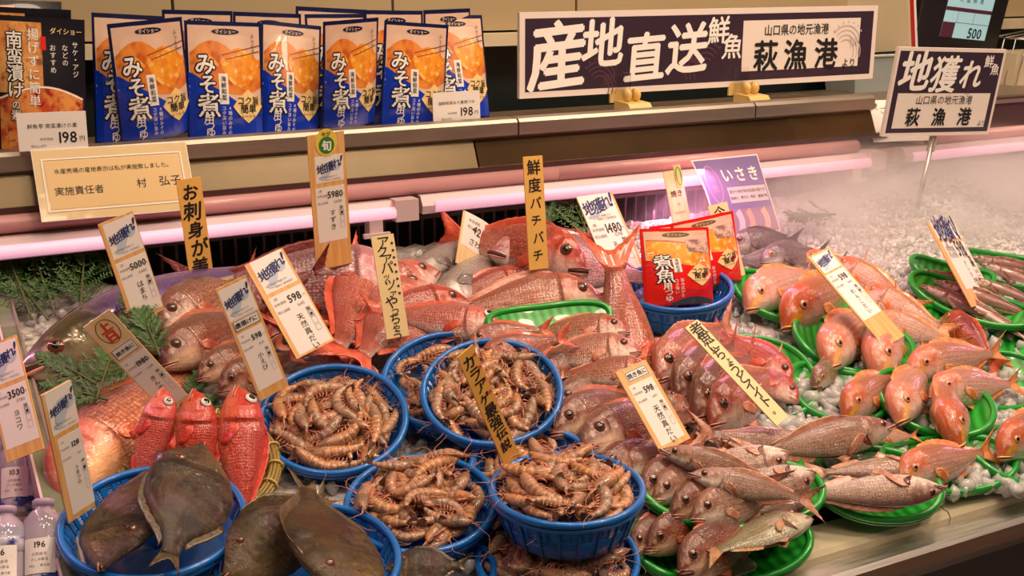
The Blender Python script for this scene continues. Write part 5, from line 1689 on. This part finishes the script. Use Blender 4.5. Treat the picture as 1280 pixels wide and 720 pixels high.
B = tagboard('bright yellow upright strip with black brush katakana among the big breams', (654, 196), (678, 194), (661, 338), .10, .02, 'strip_yellow', 'handwritten_strip', 'sign strip', piece='board')
w, h = B.W, B.H
B.put('lettering', [text2d(c, w * (.5 + q), h * (.10 + .155 * i), w * k, .014, jit=.1) for i, (c, q, k) in enumerate(zip('鮮度バチバチ', (0, 0, .02, 0, .05, .0), (.78, .66, .62, .6, .62, .6)))], M['ink'])

B = tagboard('bent tag reading 4200 leaning by the grey sea bass', (579, 262), (613, 290), (570, 328), .06, .02, 'wood_pale', warp=lambda u, v: .010 * math.sin(u * 2.2) * (1 - v))
w, h = B.W, B.H
B.plate('price_label', w * .05, h * .0, w * .98, h * .62, M['paper'], n=6)
B.put('lettering', [text2d('4200', w * .54, h * .26, w * .24, .01, rot=-.1), text2d('さわら', w * .50, h * .48, w * .17, .006, vert=False)], M['ink'], .0006)
B.put('small_lettering', [text2d('本体価格', w * .3, h * .12, w * .08, 0), text2d('税込価格', w * .3, h * .24, w * .08, 0)], M['grey_ink'], .0006)

B = tagboard('white faced tag reading 1480 behind the raised bream tail', (719, 246), (764, 241), (762, 345), .05, .02)
w, h = B.W, B.H
jizakana(B, w * .0, h * .0, w * .94, h * .34)
price_block(B, w * .0, h * .34, w * .94, h * .98, '1480', '1598', '天然真だい', nsz=.2)

B = tagboard('small cream tag with a curled green sticker at the back rail', (828, 215), (850, 211), (846, 300), .02, .01, 'wood_pale')
w, h = B.W, B.H
B.put('lettering', [text2d('焼き', w * .5, h * .34, w * .34, .02)], M['ink'])
B.put('small_lettering', [text2d('1尾', w * .5, h * .50, w * .16, .0), text2d('本体価格', w * .5, h * .62, w * .14, .0), text2d('税込価格', w * .5, h * .76, w * .14, .0)], M['grey_ink'])
B.plate('sticker', w * .58, -h * .06, w * .98, h * .26, flat('pale_green_sticker', S(206, 206, 120), .5), off=.001)
B.put('sticker_ring', [ribbon2d([(w * .78 + w * .14 * math.cos(a), h * .10 + h * .13 * math.sin(a)) for a in np.linspace(0, 2*np.pi, 20)], w * .04)], M['badge_green'], .0022)

B = tagboard('purple card with white hiragana and a clear foot, at the back rail', (862, 200), (946, 193), (893, 300), .04, .012, 'sign_paper', 'fish_name_card', 'card', warp=lambda u, v: .012 * math.sin(v * 3.0) * (1 - u), piece='card', th=.001)
w, h = B.W, B.H
cardp = flat('card_purple_print', S(134, 110, 168), .35, coat=.3)
B.put('purple_field', [rect2d(w * .02, h * .02, w * .98, h * .68, 8, 10)], cardp, .0004)
B.put('plum_field', [rect2d(w * .02, h * .68, w * .98, h * .99, 8, 6)], flat('card_plum_print', S(160, 124, 152), .35, coat=.3), .0004)
B.put('oval_ring', [ribbon2d([(w * .17 + w * .10 * math.cos(a), h * .34 + h * .24 * math.sin(a)) for a in np.linspace(0, 2*np.pi, 28)], w * .012)], flat('card_pink_line', S(206, 150, 170), .4), .0008)
B.put('oval_lettering', [text2d('旬', w * .17, h * .27, w * .10, .0), text2d('魚', w * .17, h * .40, w * .10, .0)], flat('card_pink_line', S(206, 150, 170), .4), .0008)
B.put('text_panel', [rect2d(w * .34, h * .40, w * .96, h * .60, 6, 3)], flat('card_text_panel', S(214, 196, 206), .4), .0007)
B.put('lettering', [text2d('いさき', w * .62, h * .24, w * .18, .022, step=1.15)], M['white_print'], .001)
B.put('small_lettering', [text2d('夏から秋が旬の白身の魚です', w * .65, h * .46, w * .045, .0), text2d('塩焼き、煮付け、刺身、唐揚げ等', w * .65, h * .54, w * .040, .0)], M['ink'], .0011)
for k, (u, c) in enumerate(((.40, S(196, 190, 214)), (.56, S(206, 160, 150)), (.80, S(214, 180, 160)))):
    B.put('picture_patch', [ribbon2d([(w * (u + .04 * math.sin(t * 3)), h * (.70 + .25 * t)) for t in np.linspace(0, 1, 8)], w * .09)], flat('card_picture_patch', c, .4), .0008)

B = tagboard('cream rounded strip handwritten, tucked behind the red pouches', (884, 258), (908, 252), (908, 350), .04, .015, 'strip_cream', 'handwritten_strip', 'sign strip', piece='board')
w, h = B.W, B.H
B.put('lettering', [text2d(c, w * .5, h * (.12 + .19 * i), w * .55, .012, jit=.1) for i, c in enumerate('今が美し')], M['ink'])

B = tagboard('long wooden tag lying across the far orange bream trays, reading 598', (1008, 322), (1034, 310), (1106, 434), .065, .06)
w, h = B.W, B.H
jizakana(B, w * .10, h * .02, w * .92, h * .20, sub=False)
price_block(B, w * .06, h * .22, w * .94, h * .72, '598', '645', 'れんこだい', nsz=.17)

B = tagboard('wooden tag leaning at the boat tray in the mist', (1156, 276), (1192, 280), (1214, 382), .05, .03)
w, h = B.W, B.H
jizakana(B, w * .10, h * .0, w * .98, h * .20, sub=False)
price_block(B, w * .14, h * .24, w * .98, h * .80, '598', '645', 'げんなまこ', nsz=.17)

B = tagboard('wooden tag with boxed words reading 598 between the eyed breams and long tray', (768, 466), (806, 450), (826, 566), .075, .03)
w, h = B.W, B.H
B.plate('boxed_label', w * .21, h * .045, w * .89, h * .165, M['paper'], n=2)
B.put('box_frame', [outline2d(w * .22, h * .05, w * .88, h * .16, w * .016)], M['ink'])
B.put('lettering', [text2d('焼き魚に', w * .55, h * .105, w * .155, .016)], M['ink'])
price_block(B, w * .12, h * .20, w * .90, h * .94, '598', '645', '天然真だい', nsz=.24)

B = tagboard('long cream strip handwritten, lying over the middle tray of breams', (854, 411), (870, 401), (972, 531), .075, .055, 'strip_cream', 'handwritten_strip', 'sign strip', piece='board')
w, h = B.W, B.H
B.put('lettering', [text2d(c, w * (.52 + q), h * (.07 + .082 * i), w * k, .012, jit=.1) for i, (c, q, k) in enumerate(zip('煮魚にちょうどイイト。', (0, 0, 0, -.05, .1, 0, 0, 0, .05, .05, .1), (.85, .85, .7, .75, .5, .75, .75, .75, .75, .75, .5)))], M['ink'])

B = tagboard('mustard strip handwritten in black with red dots, stuck in a shrimp basket', (573, 446), (592, 429), (630, 586), .09, .04, 'strip_mustard', 'handwritten_strip', 'sign strip', piece='board')
w, h = B.W, B.H
B.put('lettering', [text2d(c, w * (.5 + q), h * (.09 + .108 * i), w * .70, .024, jit=.12) for i, (c, q) in enumerate(zip('カラアゲ最強伝説', (-.05, 0, .05, -.05, .0, 0, .05, 0)))], M['ink'])
B.put('red_dots', [ell2d(w * .86, h * (.07 + .108 * i), w * .09, w * .09, 10) for i in range(4)], M['red_ink'])

# ================================================================== ice
icem = NT('ice_bed_surface')
iv = icem.n('ShaderNodeTexVoronoi', {'Vector': icem.objco(), 'Scale': 120.0})
i2 = icem.noise(60, 4)
icem.P(Base_Color=icem.mix(icem.ss(i2, .3, .7), S(206, 196, 186), S(238, 230, 224)), Roughness=.18, Coat_Weight=.4, Subsurface_Weight=.0, Transmission_Weight=.15, IOR=1.31)
icem.bump(icem.math('ADD', iv.outputs[0], i2), .6, .004)
M['ice_bed'] = icem.mat
im = NT('ice_lump')
im.P(Base_Color=(.97, .96, .95), Roughness=.06, Transmission_Weight=.6, IOR=1.31, Coat_Weight=.6)
im.bump(im.noise(300, 2), .25, .002)
M['ice'] = im.mat
sn = NT('crushed_ice_white'); sn.P(Base_Color=(.96, .94, .94), Roughness=.16, Transmission_Weight=.12, IOR=1.31, Coat_Weight=.5); M['snow'] = sn.mat


def ice_h(x, y):
    """raised snow-like bank towards the misty far corner"""
    k = max(0, min(1, (x - 1.15) / .45)); j = max(0, min(1, (y - 1.34) / .16))
    return .012 + .028 * k * j * j


nx, ny = 300, 100
xs, ys = np.linspace(.092, 2.5, nx), np.linspace(.885, 1.575, ny)
V = []
for x in xs:
    for y in ys:
        hz = ice_h(x, y) + .010 * mnoise.noise(Vector((x * 9, y * 9, 1))) + .006 * mnoise.noise(Vector((x * 40, y * 40, 3))) + .003 * mnoise.noise(Vector((x * 110, y * 110, 5)))
        V.append((x, y, dz(y) + max(-.002, hz - .008)))
F = [(i * ny + j, (i + 1) * ny + j, (i + 1) * ny + j + 1, i * ny + j + 1) for i in range(nx - 1) for j in range(ny - 1)]
o = mobj('ice_bed', V, F, M['ice_bed'])
tag(o, 'crushed white ice bed covering the sloping fish deck', 'ice', kind='stuff')
# loose lumps
ph = (1 + 5 ** .5) / 2
ICO = np.array([(-1, ph, 0), (1, ph, 0), (-1, -ph, 0), (1, -ph, 0), (0, -1, ph), (0, 1, ph), (0, -1, -ph), (0, 1, -ph), (ph, 0, -1), (ph, 0, 1), (-ph, 0, -1), (-ph, 0, 1)]) / 1.9
ICF = [(0, 11, 5), (0, 5, 1), (0, 1, 7), (0, 7, 10), (0, 10, 11), (1, 5, 9), (5, 11, 4), (11, 10, 2), (10, 7, 6), (7, 1, 8), (3, 9, 4), (3, 4, 2), (3, 2, 6), (3, 6, 8), (3, 8, 9), (4, 9, 5), (2, 4, 11), (6, 2, 10), (8, 6, 7), (9, 8, 1)]
rg = np.random.default_rng(11)


def lumps(n, region, smin, smax, lab, nm, mt='ice'):
    V, F = [], []
    for i in range(n):
        x, y, extra = region(rg)
        s_ = rg.uniform(smin, smax)
        P = ICO * rg.uniform(.7, 1.3, (12, 1)) * s_ * rg.uniform(.6, 1.2, 3)
        a = rg.uniform(0, 6.28); ca, sa = math.cos(a), math.sin(a)
        P = P @ np.array([[ca, sa, 0], [-sa, ca, 0], [0, 0, 1]])
        b = len(V)
        z = dz(y) + ice_h(x, y) + extra + s_ * rg.uniform(-.2, .6) - .004
        V += [(p[0] + x, p[1] + y, p[2] + z) for p in P]; F += [(q[0] + b, q[1] + b, q[2] + b) for q in ICF]
    o = mobj(nm, V, F, M[mt], None, mt == 'ice')
    tag(o, lab, 'ice', kind='stuff')


def reg_all(r): return r.uniform(.10, 1.9), r.uniform(.90, 1.54), 0
def reg_far(r): return r.uniform(1.02, 2.3), r.uniform(1.26, 1.56), 0
def reg_near(r):
    p = at(r.uniform(860, 1290), r.uniform(450, 620), .012); return p[0], p[1], .004
lumps(4200, reg_all, .004, .010, 'glassy ice lumps scattered over the whole fish deck', 'loose_ice')
lumps(9000, reg_far, .0018, .005, 'fine crushed ice heaped in the misty far corner', 'crushed_ice', 'snow')
lumps(900, reg_near, .006, .013, 'large wet ice lumps between the green trays', 'ice_lumps')

# ================================================================== ferns
M['fern'] = flat('fern_needle', S(58, 92, 40), .45, var=.3, vscale=12)
M['fern_stem'] = flat('fern_stem', S(86, 92, 50), .5)


def sprig(base, tip, hb, htip, lab, nb=11, spread=.5, seed=0):
    r_ = np.random.default_rng(seed)
    a = at(*base, hb); b = at(*tip, hb); b = b + np.array([0, 0, htip])
    L = np.linalg.norm(b - a); d = (b - a) / L
    up_ = unit(np.array([0, -.4, 1.0]) - d * np.dot(np.array([0, -.4, 1.0]), d)); sd = np.cross(d, up_)
    t = thing('fern_sprig', lab, 'fern', Matrix.Translation(a), 'green fern sprigs dressing the ice')
    stem = [d * L * k + up_ * .02 * L * math.sin(k * 4) for k in np.linspace(0, 1, 10)]
    v, f = tube(stem, np.linspace(.0016, .0006, 10), 5); mobj('stem', v, f, M['fern_stem'], t)
    V, F = [], []
    for i in range(nb):
        k = .12 + .86 * i / nb
        o = d * L * k
        for s_ in (-1, 1):
            bl = L * (.42 - .30 * k) * r_.uniform(.8, 1.2)
            bd = unit(d * .75 + sd * s_ * spread * r_.uniform(.8, 1.4) + up_ * r_.uniform(-.3, .3))
            nn = 11
            for q in range(nn):
                c = o + bd * bl * (q + .5) / nn
                for z in (-1, 1):
                    nd = unit(bd * .8 + unit(np.cross(bd, up_)) * z * .8 + up_ * r_.uniform(-.5, .5))
                    l = .0085 * r_.uniform(.7, 1.2) * (1 - .4 * q / nn); w = unit(np.cross(nd, up_)) * .0009
                    m = len(V)
                    V += [c - w, c + w, c + nd * l * .6 + w * .8 + up_ * .0006, c + nd * l, c + nd * l * .6 - w * .8]
                    F += [(m, m + 1, m + 2, m + 4), (m + 4, m + 2, m + 3)]
    o = mobj('needles', V, F, M['fern'], t, False); o['kind'] = 'stuff'


FS = [((70, 395), (20, 296), .03, .05, 'tall fern sprig at the far left corner, pointing up'), ((40, 400), (-8, 306), .03, .05, 'fern sprig reaching out of the picture edge'), ((100, 392), (112, 318), .03, .04, 'small upright fern sprig behind the 5000 tag'),
      ((110, 388), (70, 330), .03, .02, 'fern sprig leaning over the dark fish back'), ((85, 372), (8, 372), .03, .015, 'fern sprig lying flat at the far left'), ((60, 400), (2, 345), .03, .02, 'fern sprig low beside the tall corner sprig'),
      ((120, 480), (52, 456), .08, .012, 'fern sprig over the yellowtail cheek'), ((135, 500), (58, 492), .07, .01, 'fern sprig below the yellowtail eye'), ((120, 500), (150, 430), .075, .01, 'fern sprig between the yellowtail and the stamped tag'),
      ((188, 430), (162, 378), .09, .012, 'fern sprig just under the 5000 tag'), ((200, 445), (176, 400), .09, .012, 'fern sprig beside the dark red bream heads'), ((235, 498), (262, 470), .04, .01, 'fern sprig tucked beneath the dark breams'),
      ((275, 498), (248, 515), .045, .01, 'fern sprig above the vivid red fish heads'),
      ((745, 318), (708, 258), .04, .03, 'fern sprig behind the 1480 tag'), ((690, 285), (676, 262), .05, .03, 'tiny fern sprig behind the yellow strip'), ((1045, 268), (985, 272), .05, .0, 'dark fern sprig fading in the mist'), ((140, 345), (118, 305), .04, .02, 'fern sprig peeking past the 5000 tag')]
for i, (b_, t_, hb, ht_, lab) in enumerate(FS): sprig(b_, t_, hb, ht_, lab, seed=i)

# ================================================================== bottles left of the divider
pet = NT('clear_pet'); pet.P(Base_Color=(.86, .84, .95), Roughness=.08, Transmission_Weight=.6, IOR=1.3, Coat_Weight=.5)
M['pet'] = pet.mat
film_m = NT('blue_film')
fz = film_m.noise(40, 3)
film_m.P(Base_Color=film_m.mix(film_m.ss(fz, .45, .6), S(214, 210, 226), S(52, 70, 150)), Roughness=.2, Coat_Weight=.6)
sh = MB().box((-.5, .86, .925), (.079, 1.53, .93)); o = sh.obj('side_shelf', M['steel']); tag(o, 'metal shelf beside the fish deck under the small bottles', 'shelf')
for i, (px, py, lab, pr) in enumerate([(22, 600, 'clear small bottle topmost by the divider with a white price label', '103'), (54, 690, 'clear small bottle by the divider nearest the blue bowl', '196'),
                                       (6, 700, 'small bottle in blue film at the bottom corner', '96'), (-14, 560, 'clear small bottle cut by the picture edge', '108')]):
    d_ = ray(px, py); t_ = (.992 - CAM_LOC[2]) / d_[2]; p = CAM_LOC + d_ * t_
    x_, y_ = unit((.97, -.25, 0)), unit((.15, .58, .80)); y_ = unit(y_ - x_ * np.dot(x_, y_))
    bt = thing('small_bottle', lab, 'bottle', frame(p, x_ * .78, y_ * .78, np.cross(x_, y_) * .78))
    pr_ = [(-.050, .021), (-.046, .024), (.026, .024), (.038, .021), (.046, .015), (.050, .010), (.056, .010)]
    pts = [(0, y__, 0) for y__, r__ in pr_]
    v, f = tube(pts, [r__ for y__, r__ in pr_], 24); mobj('bottle_body', v, f, M['pet'], bt)
    v, f = tube([(0, .052, 0), (0, .054, 0), (0, .060, 0), (0, .061, 0)], [.010, .0125, .0125, .011], 18); mobj('cap', v, f, flat('bottle_cap', S(196, 176, 206), .3), bt)
    v, f = tube([(0, y__, 0) for y__ in (-.047, -.03, -.026)], .0245, 24); mobj('film_band', v, f, film_m.mat, bt)
    if i == 2:
        v, f = tube([(0, y__, 0) for y__ in (.006, .02, .034)], [.0246, .0246, .021], 24); mobj('film_shoulder', v, f, film_m.mat, bt)
    Bb = Board(bt, .036, .040, 0)
    Bb.map = lambda x, y, off: (.0252 * math.sin((x - .018) / .0252), .012 - y, (.0252 + off) * math.cos((x - .018) / .0252))
    Bb.put('price_label', [rect2d(0, 0, .036, .040, 10, 4)], M['paper'], .0003)
    Bb.put('lettering', [text2d(pr, .018, .007, .010, .012), rect2d(.006, .0125, .030, .0131)], M['ink'], .0006)
    Bb.put('small_lettering', [text2d('お刺身用', .018, .018, .0042, 0), text2d('さしみ醤油', .018, .024, .0038, 0), text2d('税込', .010, .031, .0034, 0), text2d('要冷蔵', .024, .031, .0034, 0)], M['grey_ink'], .0006)

# ================================================================== cold mist over the far ice
mv = bpy.data.materials.new('cold_mist'); mv.use_nodes = True
nt_ = mv.node_tree; nt_.nodes.clear()
oo = nt_.nodes.new('ShaderNodeOutputMaterial'); pv = nt_.nodes.new('ShaderNodeVolumePrincipled')
tc = nt_.nodes.new('ShaderNodeTexCoord'); nzn = nt_.nodes.new('ShaderNodeTexNoise'); mp_ = nt_.nodes.new('ShaderNodeMapping')
mp_.inputs['Scale'].default_value = (5, 7, 11); mp_.inputs['Rotation'].default_value = (0, .3, .2)
nzn.inputs['Scale'].default_value = 1.0; nzn.inputs['Detail'].default_value = 4; nzn.inputs['Distortion'].default_value = .8
nt_.links.new(tc.outputs['Object'], mp_.inputs[0]); nt_.links.new(mp_.outputs[0], nzn.inputs['Vector'])
sx = nt_.nodes.new('ShaderNodeSeparateXYZ'); nt_.links.new(tc.outputs['Object'], sx.inputs[0])


def mr(sock, a, b, lo, hi):
    n_ = nt_.nodes.new('ShaderNodeMapRange'); n_.interpolation_type = 'SMOOTHSTEP'
    nt_.links.new(sock, n_.inputs[0])
    for k, v_ in zip((1, 2, 3, 4), (a, b, lo, hi)): n_.inputs[k].default_value = v_
    return n_.outputs[0]


def mul(a, b):
    n_ = nt_.nodes.new('ShaderNodeMath'); n_.operation = 'MULTIPLY'
    nt_.links.new(a, n_.inputs[0])
    if isinstance(b, float): n_.inputs[1].default_value = b
    else: nt_.links.new(b, n_.inputs[1])
    return n_.outputs[0]


dn = mr(nzn.outputs[0], .34, .70, .12, 1.0)
dn = mul(dn, mr(sx.outputs[0], -.80, .05, 0.0, 1.0))           # thicker along the counter
dn = mul(dn, mr(sx.outputs[2], -.02, .17, 1.0, 0.0))           # settles low
dn = mul(dn, mr(sx.outputs[1], -.20, .10, 0.0, 1.0))
dn = mul(dn, 75.0)
nt_.links.new(dn, pv.inputs['Density'])
pv.inputs['Color'].default_value = (.97, .94, .96, 1)
pv.inputs['Anisotropy'].default_value = .2
nt_.links.new(pv.outputs[0], oo.inputs['Volume'])
mb_ = MB().add([(x, y, z) for x, y, z in ((-1.0, -.26, -.06), (1.1, -.26, -.06), (1.1, .14, .04), (-1.0, .14, .04), (-1.0, -.26, .18), (1.1, -.26, .18), (1.1, .14, .18), (-1.0, .14, .18))],
               [(3, 2, 1, 0), (4, 5, 6, 7), (0, 1, 5, 4), (1, 2, 6, 5), (2, 3, 7, 6), (3, 0, 4, 7)])
o = mb_.obj('mist', mv, None, False, Matrix.Translation((1.75, 1.44, 1.06)))
tag(o, 'pale pink cold mist drifting over the far ice', 'mist', kind='stuff')
